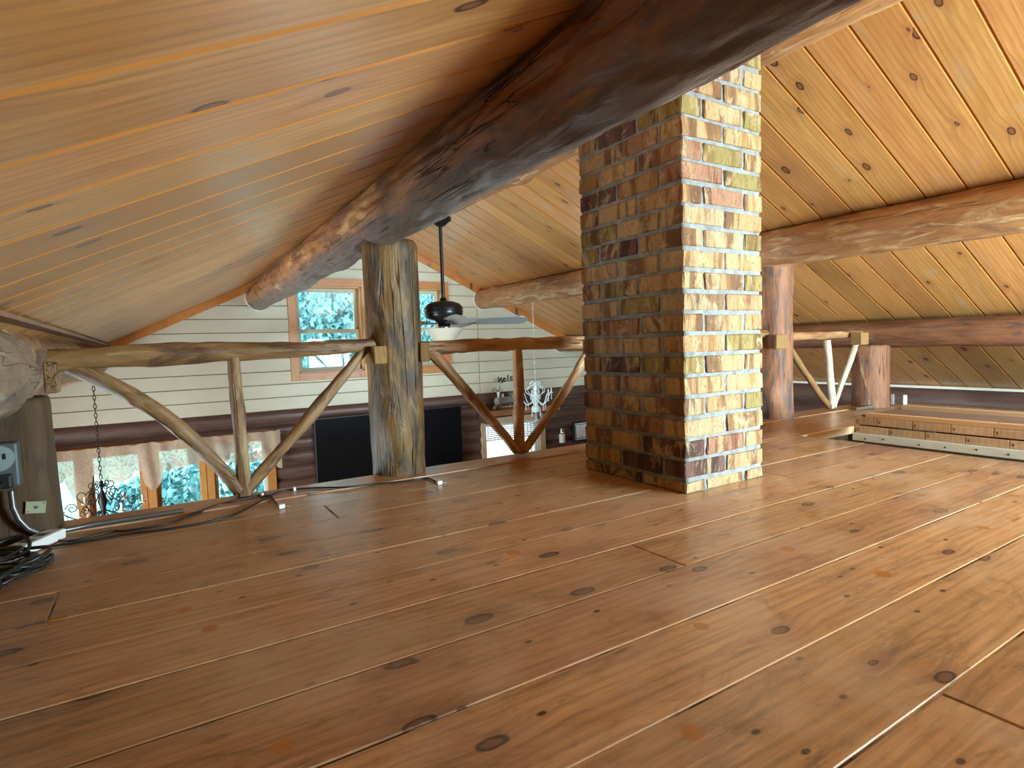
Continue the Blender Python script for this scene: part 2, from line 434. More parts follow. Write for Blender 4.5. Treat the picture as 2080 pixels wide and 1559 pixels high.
M['tvframe'] = simple('tv_frame', (0.02, 0.02, 0.022), 0.35)
M['steel'] = simple('galvanised_steel', (0.60, 0.63, 0.65), 0.3, 0.9, noise_amt=0.1, nscale=30)
M['chrome'] = simple('chrome', (0.8, 0.82, 0.84), 0.12, 1.0)
M['iron'] = simple('wrought_iron', (0.02, 0.018, 0.016), 0.5, 0.5)
M['blade'] = simple('fan_blade', (0.22, 0.24, 0.25), 0.22)
M['frosted'] = simple('frosted_glass', (0.66, 0.62, 0.50), 0.35)
M['grey'] = simple('grey_box', (0.11, 0.13, 0.135), 0.4, 0.3)
M['dull_steel'] = simple('dull_steel', (0.17, 0.18, 0.185), 0.38, 0.8)
M['cover'] = simple('box_cover', (0.24, 0.30, 0.30), 0.45)
M['subfloor'] = simple('dark_subfloor', (0.10, 0.05, 0.025), 0.8, noise_amt=0.2)
M['paper'] = simple('white_paper', (0.78, 0.82, 0.84), 0.6)
M['ink'] = simple('dark_green_mat', (0.06, 0.12, 0.12), 0.6)
M['text'] = simple('grey_ink', (0.18, 0.2, 0.22), 0.6)
M['candle'] = simple('candle_wax', (0.80, 0.82, 0.74), 0.5)
M['board_raw'] = pine('raw_board', (0.70, 0.54, 0.36), (0.56, 0.41, 0.26), (0.14, 0.07, 0.04), rough=0.55, knot_scale=(3, 6), knot_size=0.08, grain=0.3, var=0.2)
M['board_light'] = pine('light_board', (0.70, 0.49, 0.29), (0.60, 0.39, 0.21), (0.2, 0.1, 0.05), rough=0.5, knot_scale=(2, 6), knot_size=0.06, grain=0.2, var=0.1)
M['board_grey'] = simple('grey_brown_panel', (0.20, 0.14, 0.12), 0.4, noise_amt=0.2, nscale=12)
M['white_paint'] = simple('white_painted_strip', (0.78, 0.95, 1.0), 0.4, noise_amt=0.05, nscale=20)
M['fresh'] = simple('fresh_sawn_edge', (0.86, 0.66, 0.42), 0.5)
M['nail'] = simple('nail_head', (0.04, 0.03, 0.03), 0.5)
M['ground_floor'] = simple('ground_floor', (0.32, 0.19, 0.10), 0.4, noise_amt=0.15, nscale=2)
M['card'] = simple('card_stock', (0.38, 0.40, 0.27), 0.5)
M['heart'] = simple('heart_ink', (0.09, 0.07, 0.08), 0.5)
M['antique'] = simple('antique_brass', (0.24, 0.15, 0.07), 0.4, 0.3, noise_amt=0.3, nscale=40)
M['antique_grey'] = simple('antique_grey', (0.30, 0.32, 0.34), 0.45, 0.3, noise_amt=0.3, nscale=40)

def m_mortar():
    m, nt, p, out = new_mat('mortar')
    v, r, raw = rnd_coords(nt)
    n = noise_t(nt, raw, 24, 7, 0.7)
    rp = ramp(nt, [(0.3, (0.15, 0.15, 0.15)), (0.7, (0.33, 0.355, 0.36))]); nt.links.new(n, rp.inputs[0])
    nt.links.new(rp.outputs[0], p.inputs['Base Color']); p.inputs['Roughness'].default_value = 0.85
    b = N(nt, 'ShaderNodeBump'); b.inputs['Strength'].default_value = 0.8; b.inputs['Distance'].default_value = 0.01
    nt.links.new(n, b.inputs['Height']); nt.links.new(b.outputs[0], p.inputs['Normal'])
    return m
M['mortar'] = m_mortar()

def m_brick():
    """wire-cut tumbled brick: vertical drags and blotches of buff, ochre, olive, rose and purple-brown"""
    m, nt, p, out = new_mat('wirecut_brick')
    v, rnd, raw = rnd_coords(nt, 91.0)
    body = ramp(nt, [(0.0, (0.45, 0.30, 0.145)), (0.30, (0.40, 0.245, 0.11)), (0.50, (0.27, 0.20, 0.06)), (0.64, (0.34, 0.17, 0.095)), (0.78, (0.14, 0.065, 0.05)), (0.88, (0.44, 0.31, 0.17))], 'CONSTANT')
    nt.links.new(rnd, body.inputs[0])
    stripe = noise_t(nt, mapped(nt, v, (14, 14, 1.6)), 1.0, 3, 0.5, 0.4)
    r1 = ramp(nt, [(0.38, (0.26, 0.13, 0.085)), (0.44, (0.52, 0.33, 0.17)), (0.49, (1, 1, 1)), (0.60, (1, 1, 1)), (0.63, (0.72, 0.56, 0.30))]); nt.links.new(stripe, r1.inputs[0])
    c = mixc(nt, body.outputs[0], r1.outputs[0], 0.8, 'MULTIPLY')
    n2 = noise_t(nt, mapped(nt, v, (9, 9, 5), (3, 3, 3)), 1.6, 6, 0.7, 1.0)
    r2 = ramp(nt, [(0.52, g(0)), (0.62, g(0.8))]); nt.links.new(n2, r2.inputs[0])
    c = mixc(nt, c, (0.50, 0.375, 0.21), r2.outputs[0])
    n3 = noise_t(nt, mapped(nt, v, (60, 60, 24)), 1.2, 5, 0.7, 1.5)
    r3 = ramp(nt, [(0.36, g(0.35)), (0.46, g(1))]); nt.links.new(n3, r3.inputs[0])
    c = mixc(nt, c, r3.outputs[0], 0.75, 'MULTIPLY')
    nt.links.new(c, p.inputs['Base Color']); p.inputs['Roughness'].default_value = 0.75
    b = N(nt, 'ShaderNodeBump'); b.inputs['Strength'].default_value = 0.9; b.inputs['Distance'].default_value = 0.006
    nt.links.new(mathn(nt, 'ADD', n3, n2), b.inputs['Height']); nt.links.new(b.outputs[0], p.inputs['Normal'])
    return m
M['brick'] = m_brick()

def m_glass():
    m, nt, p, out = new_mat('window_glass')
    nt.nodes.remove(p)
    tr = N(nt, 'ShaderNodeBsdfTransparent'); tr.inputs[0].default_value = (0.96, 0.99, 0.99, 1)
    gl = N(nt, 'ShaderNodeBsdfGlossy'); gl.inputs['Roughness'].default_value = 0.02
    fr = N(nt, 'ShaderNodeFresnel'); fr.inputs[0].default_value = 1.45
    mx = N(nt, 'ShaderNodeMixShader')
    nt.links.new(fr.outputs[0], mx.inputs[0]); nt.links.new(tr.outputs[0], mx.inputs[1]); nt.links.new(gl.outputs[0], mx.inputs[2])
    nt.links.new(mx.outputs[0], out.inputs[0])
    return m
M['glass'] = m_glass()

def m_crystal():
    m, nt, p, out = new_mat('crystal')
    p.inputs['Base Color'].default_value = (0.78, 0.93, 0.98, 1); p.inputs['Roughness'].default_value = 0.06
    p.inputs['Transmission Weight'].default_value = 0.1; p.inputs['IOR'].default_value = 1.5
    return m
M['crystal'] = m_crystal()

def m_lace(hole, col, opac):
    m, nt, p, out = new_mat('lace')
    nt.nodes.remove(p)
    tc = N(nt, 'ShaderNodeTexCoord')
    vo = N(nt, 'ShaderNodeTexVoronoi'); vo.inputs['Scale'].default_value = 46; nt.links.new(tc.outputs['Object'], vo.inputs['Vector'])
    rp = ramp(nt, [(0.30, g(opac)), (0.5, g(opac - hole))]); nt.links.new(vo.outputs['Distance'], rp.inputs[0])
    df = N(nt, 'ShaderNodeBsdfDiffuse'); df.inputs[0].default_value = (*col, 1)
    tl = N(nt, 'ShaderNodeBsdfTranslucent'); tl.inputs[0].default_value = (*[min(1, c * 0.55) for c in col], 1)
    ms = N(nt, 'ShaderNodeMixShader'); ms.inputs[0].default_value = 0.4
    nt.links.new(df.outputs[0], ms.inputs[1]); nt.links.new(tl.outputs[0], ms.inputs[2])
    tr = N(nt, 'ShaderNodeBsdfTransparent'); mx = N(nt, 'ShaderNodeMixShader')
    nt.links.new(rp.outputs[0], mx.inputs[0]); nt.links.new(tr.outputs[0], mx.inputs[1]); nt.links.new(ms.outputs[0], mx.inputs[2])
    nt.links.new(mx.outputs[0], out.inputs[0])
    return m
M['lace'] = m_lace(0.14, (0.78, 0.62, 0.46), 0.95)
M['leaf'] = simple('leaf', (0.03, 0.145, 0.16), 0.5, noise_amt=0.5, nscale=1.5)
M['bark'] = simple('bark', (0.05, 0.09, 0.09), 0.8, noise_amt=0.3)
M['ground'] = simple('lawn', (0.05, 0.17, 0.15), 0.9, noise_amt=0.2, nscale=2)

# ------------------------------------------------------------------ setting: walls
def rects_minus(y0, y1, z0, z1, holes):
    """rectangle minus holes -> list of rectangles"""
    out = [(y0, y1, z0, z1)]
    for (a, b, c, d) in holes:
        nxt = []
        for (p, q, r, s) in out:
            if b <= p or a >= q or d <= r or c >= s: nxt.append((p, q, r, s)); continue
            if a > p: nxt.append((p, a, r, s))
            if b < q: nxt.append((b, q, r, s))
            m0, m1 = max(a, p), min(b, q)
            if c > r: nxt.append((m0, m1, r, c))
            if d < s: nxt.append((m0, m1, d, s))
        out = nxt
    return out

LOW = -2.42
YL, YR = 1.49, -5.45
UW = [(-1.80, -1.18, 0.30, 1.115), (-2.68, -2.06, 0.30, 1.115)]           # upper window openings
BANK = (-0.845, 0.95, -1.62, -0.28)
DOOR = (-3.875, -3.145, LOW, -0.385)
HOLES = UW + [BANK, DOOR]

def gable_solid(name, x0, x1, holes, **k):
    mb = MB()
    ys = sorted({YL, YR, RY} | {h[0] for h in holes} | {h[1] for h in holes})
    for a, b in zip(ys, ys[1:]):
        spans = sorted([(h[2], h[3]) for h in holes if h[0] < (a + b) / 2 < h[1]])
        z = LOW
        segs = []
        for c, d in spans:
            if c > z: segs.append((z, z, c, c))
            z = d
        segs.append((z, z, roof_z(a) + 0.05, roof_z(b) + 0.05))
        for (za, zb, ta, tb) in segs:
            vs = [(x, y, zz) for x in (x0, x1) for (y, zz) in ((a, za), (b, zb), (b, tb), (a, ta))]
            mb.add(vs, [(0, 1, 2, 3), (7, 6, 5, 4), (0, 4, 5, 1), (1, 5, 6, 2), (2, 6, 7, 3), (3, 7, 4, 0)])
    return mb.build(name, M['siding'], kind='structure', **k)

wall_front = gable_solid('wall_front', G + 0.02, G + 0.18, HOLES)
# painted siding boards
def siding_piece(a, b, c, d):
    mb = MB()
    def y_lim(z): return RY - (RZ - z) / SL + 0.02, RY + (RZ - z) / SL - 0.02
    lo0, hi0 = y_lim(c); lo1, hi1 = y_lim(d)
    A0, B0, A1, B1 = max(a, lo0), min(b, hi0), max(a, lo1), min(b, hi1)
    if B1 - A1 < 0.005 or B0 - A0 < 0.005: return
    x0, x1, ch = G, G + 0.022, 0.006
    # board with a chamfered lower and upper edge, so each joint reads as a groove
    vs = [(x1, A0, c), (x1, B0, c), (x0 + 0.004, B0, c), (x0 + 0.004, A0, c), (x0, A0, c + ch), (x0, B0, c + ch),
          (x0, B1, d - ch), (x0, A1, d - ch), (x1 - 0.004, A1, d), (x1 - 0.004, B1, d)]
    mb.add(vs, [(3, 2, 1, 0), (3, 4, 5, 2), (4, 7, 6, 5), (7, 8, 9, 6), (0, 8, 7, 4, 3), (1, 2, 5, 6, 9)])
    o = mb.build('siding_board', M['siding'], wall_front)
z = -0.03
while z < 1.66:
    for seg in ((YR, -3.103), (-3.097, YL)):
        for (a, b, c, d) in rects_minus(seg[0], seg[1], z + 0.001, z + 0.12 - 0.001, [(h[0] - 0.03, h[1] + 0.03, h[2] - 0.03, h[3] + 0.03) for h in UW]):
            if d - c > 0.012: siding_piece(a, b, c, d)
    z += 0.12

def half_log_board(y0, y1, z0, z1, depth=0.035, parent=None, X=G, mat=None, side=-1):
    """a half-round stained log course; runs along Y, bulging into the room"""
    mb = MB(); n = 8; m = 12
    L = y1 - y0; h = z1 - z0
    sd = random.random() * 50
    vs = []
    for i in range(m + 1):
        y = L * i / m
        for k in range(n + 1):
            t = k / n
            b = (1 - abs(2 * t - 1) ** 2.6)
            dd = depth * b * (1 + 0.15 * noise.noise(Vector((y * 2 + sd, t * 2, 0)))) + 0.004
            vs.append((y, t * h, dd))
    fs = [(i * (n + 1) + k, (i + 1) * (n + 1) + k, (i + 1) * (n + 1) + k + 1, i * (n + 1) + k + 1) for i in range(m) for k in range(n)]
    mb.add(vs, fs, True)
    mb.add([(0, 0, -0.01), (L, 0, -0.01), (L, h, -0.01), (0, h, -0.01), (0, 0, .004), (L, 0, .004), (L, h, .004), (0, h, .004)],
           [(3, 2, 1, 0), (0, 1, 5, 4), (2, 3, 7, 6)])
    return mb

def place_half_log(y0, y1, z0, z1, parent):
    mb = half_log_board(y0, y1, z0, z1)
    # local x -> world Y, local y -> world Z, local z -> world -X
    mw = Matrix(((0, 0, -1, G + 0.02), (1, 0, 0, y0), (0, 1, 0, z0), (0, 0, 0, 1)))
    o = mb.build('half_log', M['darklog'], parent); o.matrix_basis = mw
    return o
z = -0.03
while z > LOW:
    z0 = max(z - 0.13, LOW)
    for (a, b, c, d) in rects_minus(YR, YL, z0 + 0.001, z - 0.001, [(BANK[0] - .02, BANK[1] + .02, BANK[2] - .02, BANK[3] + .02), (DOOR[0] - .02, DOOR[1] + .02, DOOR[2], DOOR[3] + .02)]):
        if d - c > 0.015: place_half_log(a, b, c, d, wall_front)
    z -= 0.13

# side walls of the ground floor, with the windows the daylight comes through
def side_wall(name, Y, out, wins):
    mb = MB()
    t0, t1 = (Y, Y + 0.2 * out)
    for (a, b, c, d) in rects_minus(XB - .2, G + 0.18, LOW, 0.02, wins):
        mb.box(a, b, t0, t1, c, d)
    return mb.build(name, M['darklog'], kind='structure')
wl = [(3.0, 4.2, -2.0, -0.2)]
wr = []
wall_left = side_wall('wall_left', YL, 1, wl)
wall_right = side_wall('wall_right', YR, -1, wr)
# round log courses of the right eave wall and the white strip on top of them
for i in range(5):
    z1 = 0.035 - i * 0.19
    for (a, b, c, d) in rects_minus(XB, G, z1 - 0.188, z1, []):
        if d - c < 0.03: continue
        mb = half_log_board(a, b, c, d, depth=0.05)
        o = mb.build('log_course', M['darklog'], wall_right)
        o.matrix_basis = Matrix(((1, 0, 0, a), (0, 0, 1, YR), (0, 1, 0, c), (0, 0, 0, 1)))
MB().box(XB, G, YR, YR + 0.03, 0.03, 0.05).build('trim_3', M['caulk'], kind='structure')
for nm, holes, Y, ins in (('wall_left', wl, YL, -1), ('wall_right', wr, YR, 1)):
    par = wall_left if nm == 'wall_left' else wall_right
    for (a, b, c, d) in holes:
        mb = MB()
        for (p, q, r, s) in ((a - .08, a, c - .08, d + .08), (b, b + .08, c - .08, d + .08), (a, b, c - .08, c), (a, b, d, d + .08)):
            mb.box(p, q, Y + ins * 0.0, Y + ins * 0.03, r, s)
        mb.build('window_casing', M['casing'], par)

# back gable behind the camera, with its twin window
BW = [(-3.72, -2.30, 0.12, 0.76)]
wall_back = gable_solid('wall_back', XB - .2, XB, BW)
for h in BW:
    mb = MB()
    a, b, c, d = h
    for (p, q, r, s) in ((a - .07, a, c - .07, d + .07), (b, b + .07, c - .07, d + .07), (a, b, c - .07, c), (a, b, d, d + .07), (a, b, (c + d) / 2 - .02, (c + d) / 2 + .02)):
        mb.box(XB - .02, XB + .015, p, q, r, s)
    mb.build('window_casing', M['trim'], wall_back)

# ground floor
MB().box(XB - .2, G + 0.18, YR - .2, YL + .2, LOW - 0.1, LOW).build('floor_ground', M['ground_floor'], kind='structure')

# ------------------------------------------------------------------ setting: loft floor
HX0, HX1, HY0, HY1 = 0.53, 1.711, -3.22, -2.742       # trap door opening
XE, FYR = 2.245, -4.50                                  # loft edge and right end of the floor
floor = MB()
for (a, b, c, d) in rects_minus(XB, XE - 0.03, FYR, YL, [(HX0, HX1 + 0.02, HY0, HY1)]):
    floor.box(a, b, c, d, -0.20, -0.030)
floor = floor.build('floor', M['subfloor'], kind='structure')
m_fill, nt, p_, out_ = new_mat('joint_filler')
geo = N(nt, 'ShaderNodeNewGeometry'); nf = noise_t(nt, geo.outputs['Position'], 2.6, 3, 0.6)
rf = ramp(nt, [(0.44, (0.04, 0.025, 0.02)), (0.52, (0.66, 0.60, 0.50))]); nt.links.new(nf, rf.inputs[0]); nt.links.new(rf.outputs[0], p_.inputs['Base Color'])  # pale stretches: bare wood and light caught on plank edges, put into colour
fill = MB()
for (a, b, c, d) in rects_minus(XB, XE - 0.02, FYR, YL, [(HX0 - .004, HX1 + .004, HY0 - .004, HY1 + .004)]):
    fill.box(a, b, c, d, -0.0299, -0.0025)
fill.build('joint_filler', m_fill, floor)

def plank(x0, x1, y0, y1, dz=0.0):
    """floor plank: local X runs along world -Y"""
    gp = 0.0019
    w, L = x1 - x0 - 2 * gp, y1 - y0 - 2 * gp
    mb = MB().box(0, L, -w / 2, w / 2, -0.0285, 0)
    me = mb.mesh('plank', bevel=0.0016)
    me.materials.append(M['floor'])
    mw = Matrix(((0, 1, 0, (x0 + x1) / 2), (-1, 0, 0, y1 - gp), (0, 0, 1, dz), (0, 0, 0, 1)))
    return link('plank', me, None, floor, mw=mw)

butt = {5: [-0.978], 4: [], 2: [-2.05], 7: [-1.9], 8: [0.2, -3.6], 9: [-2.4], 10: [-0.45], 6: [-3.0], 3: [0.6], 1: [-0.9], 0: [0.3]}
k = -7
while True:
    x0 = 0.010 + 0.1735 * k
    if x0 > 2.0: break
    cuts = [FYR] + sorted(butt.get(k, [random.uniform(-3.5, 0.8)] if k < 0 else [])) + [YL]
    for a, b in zip(cuts, cuts[1:]):
        for (p, q, r, s) in rects_minus(x0, x0 + 0.1735, a, b, [(HX0, HX1, HY0, HY1)]):
            if q - p > 0.012 and s - r > 0.02: plank(p, q, r, s, random.uniform(-0.0006, 0.0006))
    k += 1
# rim board along the open edge
for a, b in ((FYR, -2.2), (-2.2, YL)):
    mb = MB().box(0, b - a - 0.004, -0.0765, 0.0765, -0.045, 0.004)
    me = mb.mesh('edge_board', bevel=0.004, seg=2); me.materials.append(M['floor'])
    link('edge_board', me, None, floor, mw=Matrix(((0, 1, 0, 2.168), (-1, 0, 0, b), (0, 0, 1, 0), (0, 0, 0, 1))))
# trap door opening: pale sawn edges of the floor, dark below
tr = MB()
tr.box(HX1 - .012, HX1 + 0.02, HY0, HY1, -0.040, -0.0005)
tr.build('opening_edge', M['fresh'], floor)
tr = MB().box(HX0, HX1, HY1, HY1 + 0.015, -0.075, -0.002)
tr.build('opening_edge', M['board_light'], floor)
MB().box(HX0, HX1 - .14, HY1 - 0.10, HY1, -0.028, -0.016).build('opening_ledge', M['board_grey'], floor)

# ------------------------------------------------------------------ setting: ceiling
ceiling = MB()
TH = math.atan(SL)
for s in (-1, 1):
    ys = RY; ye = YL + 0.15 if s > 0 else YR - 0.15
    vs = [(x, y, roof_z(y) + dz) for x in (XB - .2, G + 0.18) for dz in (0.025, 0.12) for y in (ys, ye)]
    ceiling.add(vs, [(0, 1, 3, 2), (4, 6, 7, 5), (0, 4, 5, 1), (2, 3, 7, 6), (0, 2, 6, 4), (1, 5, 7, 3)])
ceiling = ceiling.build('ceiling', M['groove'], kind='structure')

def ceil_board(x0, x1, side):
    """tongue-and-groove board running down the slope (local X), width along world X (local Y)"""
    w = x1 - x0; ch = 0.0075; gr = 0.0042
    ye = YL if side > 0 else YR
    L = abs(ye - RY) / math.cos(TH)
    prof = [(-w / 2 + 0.0005, 0.022), (-w / 2 + 0.0005, 0.0075), (-w / 2 + gr, 0.0065), (-w / 2 + gr + ch * 0.7, 0.0), (w / 2 - ch * 0.35, 0.0), (w / 2 - 0.0005, 0.0042), (w / 2 - 0.0005, 0.022)]
    vs = [(xx, y, zz) for xx in (0, L) for (y, zz) in prof]
    n = len(prof)
    fs = [tuple(range(n)), tuple(reversed(range(n, 2 * n)))] + [(i, (i + 1) % n, n + (i + 1) % n, n + i) for i in range(n)]
    fs = [tuple(reversed(f)) for f in fs]
    mb = MB(); mb.add(vs, fs)
    return mb
def groove_slots(me):
    me.materials.append(M['ceiling']); me.materials.append(M['groove'])
    for p in me.polygons:
        zs = [me.vertices[i].co.z for i in p.vertices]
        if len(zs) == 4 and 0.0005 < sum(zs) / 4 < 0.02: p.material_index = 1
def ceil_mw(xc, side):
    d = Vector((0, side * math.cos(TH), -math.sin(TH)))
    e = Vector((1, 0, 0))
    nrm = Vector((0, side * math.sin(TH), math.cos(TH)))
    return Matrix(((d.x, e.x, nrm.x, xc), (d.y, e.y, nrm.y, RY), (d.z, e.z, nrm.z, RZ), (0, 0, 0, 1)))
PW = 0.1665
for side, off in ((1, 0.604), (-1, 1.005)):
    k0 = math.floor((XB - off) / PW)
    me_full = None
    k = k0
    while True:
        x0 = off + k * PW; x1 = x0 + PW
        if x0 >= G: break
        full = x0 > XB and x1 < G
        if full:
            if me_full is None:
                me_full = ceil_board(x0, x1, side).mesh('ceiling_board'); groove_slots(me_full)
            link('ceiling_board', me_full, None, ceiling, mw=ceil_mw((x0 + x1) / 2, side))
        else:
            a, b = max(x0, XB), min(x1, G)
            if b - a > 0.03:
                me = ceil_board(a, b, side).mesh('ceiling_board'); groove_slots(me)
                link('ceiling_board', me, None, ceiling, mw=ceil_mw((a + b) / 2, side))
        k += 1

# rake trim on the gable
for s, nm in ((1, 'trim_1'), (-1, 'trim_2')):
    mb = MB()
    ye = YL if s > 0 else YR
    q = 0.062 / math.cos(TH)
    vs = [(x, y, roof_z(y) - dz) for x in (G - 0.022, G + 0.001) for dz in (0.0, q) for y in (RY, ye)]
    mb.add(vs, [(0, 2, 3, 1), (4, 5, 7, 6), (0, 1, 5, 4), (2, 6, 7, 3)])
    mb.build(nm, M['trim'], kind='structure')

# ------------------------------------------------------------------ setting: windows
def upper_window(name, hole):
    a, b, c, d = hole
    root = empty(name, (G, (a + b) / 2, c), kind='structure')
    inv = root.matrix_basis.inverted(); inv = Matrix.Translation(-Vector(root.location))
    def part(nm, mb, mat, par=root, bevel=0.002):
        o = mb.build(nm, mat, par, bevel=bevel)
        if par is root: o.matrix_basis = inv.copy()
        return o
    w = 0.072
    for (p, q, r, s) in ((a - w, a, c - w, d + w), (b, b + w, c - w, d + w), (a, b, c - w, c), (a, b, d, d + w)):
        part('casing', MB().box(G - 0.02, G + 0.004, p, q, r, s), M['trim'])
    jm = MB()
    for (p, q, r, s) in ((a, a + .012, c, d), (b - .012, b, c, d), (a, b, c, c + .012), (a, b, d - .012, d)):
        jm.box(G - 0.004, G + 0.15, p, q, r, s)
    part('jamb', jm, M['casing'], bevel=0)
    mid = c + (d - c) * 0.475
    for nm, x, z0, z1 in (('upper_sash', G + 0.085, mid - 0.012, d - .012), ('lower_sash', G + 0.055, c + .012, mid + 0.022)):
        sb = MB(); f = 0.036
        for (p, q, r, s) in ((a + .012, a + .012 + f, z0, z1), (b - .012 - f, b - .012, z0, z1), (a + .012 + f, b - .012 - f, z0, z0 + f), (a + .012 + f, b - .012 - f, z1 - f, z1)):
            sb.box(x, x + 0.028, p, q, r, s)
        so = part(nm, sb, M['sash'])
        MB().box(x + 0.012, x + 0.016, a + .012 + f, b - .012 - f, z0 + f, z1 - f).build('pane', M['glass'], so)
    part('sash_lock', MB().box(G + 0.045, G + 0.06, (a + b) / 2 - .02, (a + b) / 2 + .02, mid + .022, mid + .034), M['sash'])
    return root
upper_window('window_1', UW[0])
upper_window('window_2', UW[1])

# bank of ground floor windows
wb = empty('window_3', (G, 0, -1.0), kind='structure')
def wpart(nm, mb, mat, par=wb, bevel=0.002):
    o = mb.build(nm, mat, par, bevel=bevel)
    if par is wb: o.matrix_basis = Matrix.Translation(-Vector(wb.location))
    return o
a, b, c, d = BANK
w = 0.075
for (p, q, r, s) in ((a - w, a, c - w, d + w), (b, b + w, c - w, d + w), (a, b, c - w, c), (a, b, d, d + w)):
    wpart('casing', MB().box(G - 0.035, G + 0.004, p, q, r, s), M['casing'])
mull = [(0.467, 0.549), (0.010, 0.114), (-0.426, -0.327)]
for (p, q) in mull:
    mm = MB().box(G - 0.03, G + 0.06, p + .012, q - .03, c, d)
    mm.box(G - 0.012, G + 0.07, p, q, c, d)
    mm.box(G - 0.02, G + 0.05, q - .026, q - .018, c, d)
    wpart('mullion', mm, M['casing'])
edges = [a] + [v for pq in reversed(mull) for v in pq] + [b]
for i in range(0, len(edges), 2):
    p, q = edges[i], edges[i + 1]
    sb = MB(); f = 0.022
    for (e, g_, r, s) in ((p, p + f, c, d), (q - f, q, c, d), (p + f, q - f, c, c + f), (p + f, q - f, d - f, d)):
        sb.box(G + 0.05, G + 0.08, e, g_, r, s)
    so = wpart('sash', sb, M['white'] if i == 0 else M['casing'])
    MB().box(G + 0.062, G + 0.066, p + f, q - f, c + f, d - f).build('pane', M['glass'], so)

# door with full glass
dr = empty('door_1', (G, (DOOR[0] + DOOR[1]) / 2, LOW), kind='structure')
a, b, c, d = DOOR
def dpart(nm, mb, mat, par=dr, bevel=0.002):
    o = mb.build(nm, mat, par, bevel=bevel)
    if par is dr: o.matrix_basis = Matrix.Translation(-Vector(dr.location))
    return o
for (p, q, r, s) in ((a - .075, a, c, d + .07), (b, b + .06, c, d + .07), (a, b, d, d + .07)):
    dpart('casing', MB().box(G - 0.03, G + 0.004, p, q, r, s), M['board_raw'])
sb = MB(); f = 0.03
for (p, q, r, s) in ((a + .005, a + .035, c, d), (b - f, b, c, d), (a + .035, b - f, c, c + .2), (a + .035, b - f, d - f, d)):
    sb.box(G + 0.04, G + 0.08, p, q, r, s)
dl = dpart('door_leaf', sb, M['white'])
MB().box(G + 0.058, G + 0.064, a + .035, b - f, c + .2, d - f).build('pane', M['glass'], dl)
for y in (a + .075, a + .115):
    MB().box(G + 0.05, G + 0.07, y, y + .01, c + .2, d - f).build('glazing_bar', M['white'], dl)
MB().box(G + 0.02, G + 0.045, b - .025, b - .01, -1.5, -1.35).build('door_handle', M['steel'], dl)

# blind drawn up at the head of the door
bl = empty('door_blind', (G - 0.01, -3.5, -0.40), 'raised white slatted blind at the head of the glass door', 'blind')
for i in range(7):
    mb = MB()
    z = -0.012 - i * 0.022
    mb.add([(-.010, -.355, z + .008), (.010, -.355, z - .010), (.010, .34, z - .010), (-.010, .34, z + .008), (-.010, -.355, z + .010), (.010, -.355, z - .008), (.010, .34, z - .008), (-.010, .34, z + .010)],
           [(0, 3, 2, 1), (4, 5, 6, 7), (0, 1, 5, 4), (1, 2, 6, 5), (2, 3, 7, 6), (3, 0, 4, 7)])
    mb.build('slat', M['white'], bl)
MB().box(-.022, .022, -.36, .345, -.004, .012).build('head_rail', M['white'], bl)
MB().box(-.018, .018, -.36, .345, -.172, -.158).build('bottom_rail', M['white'], bl)

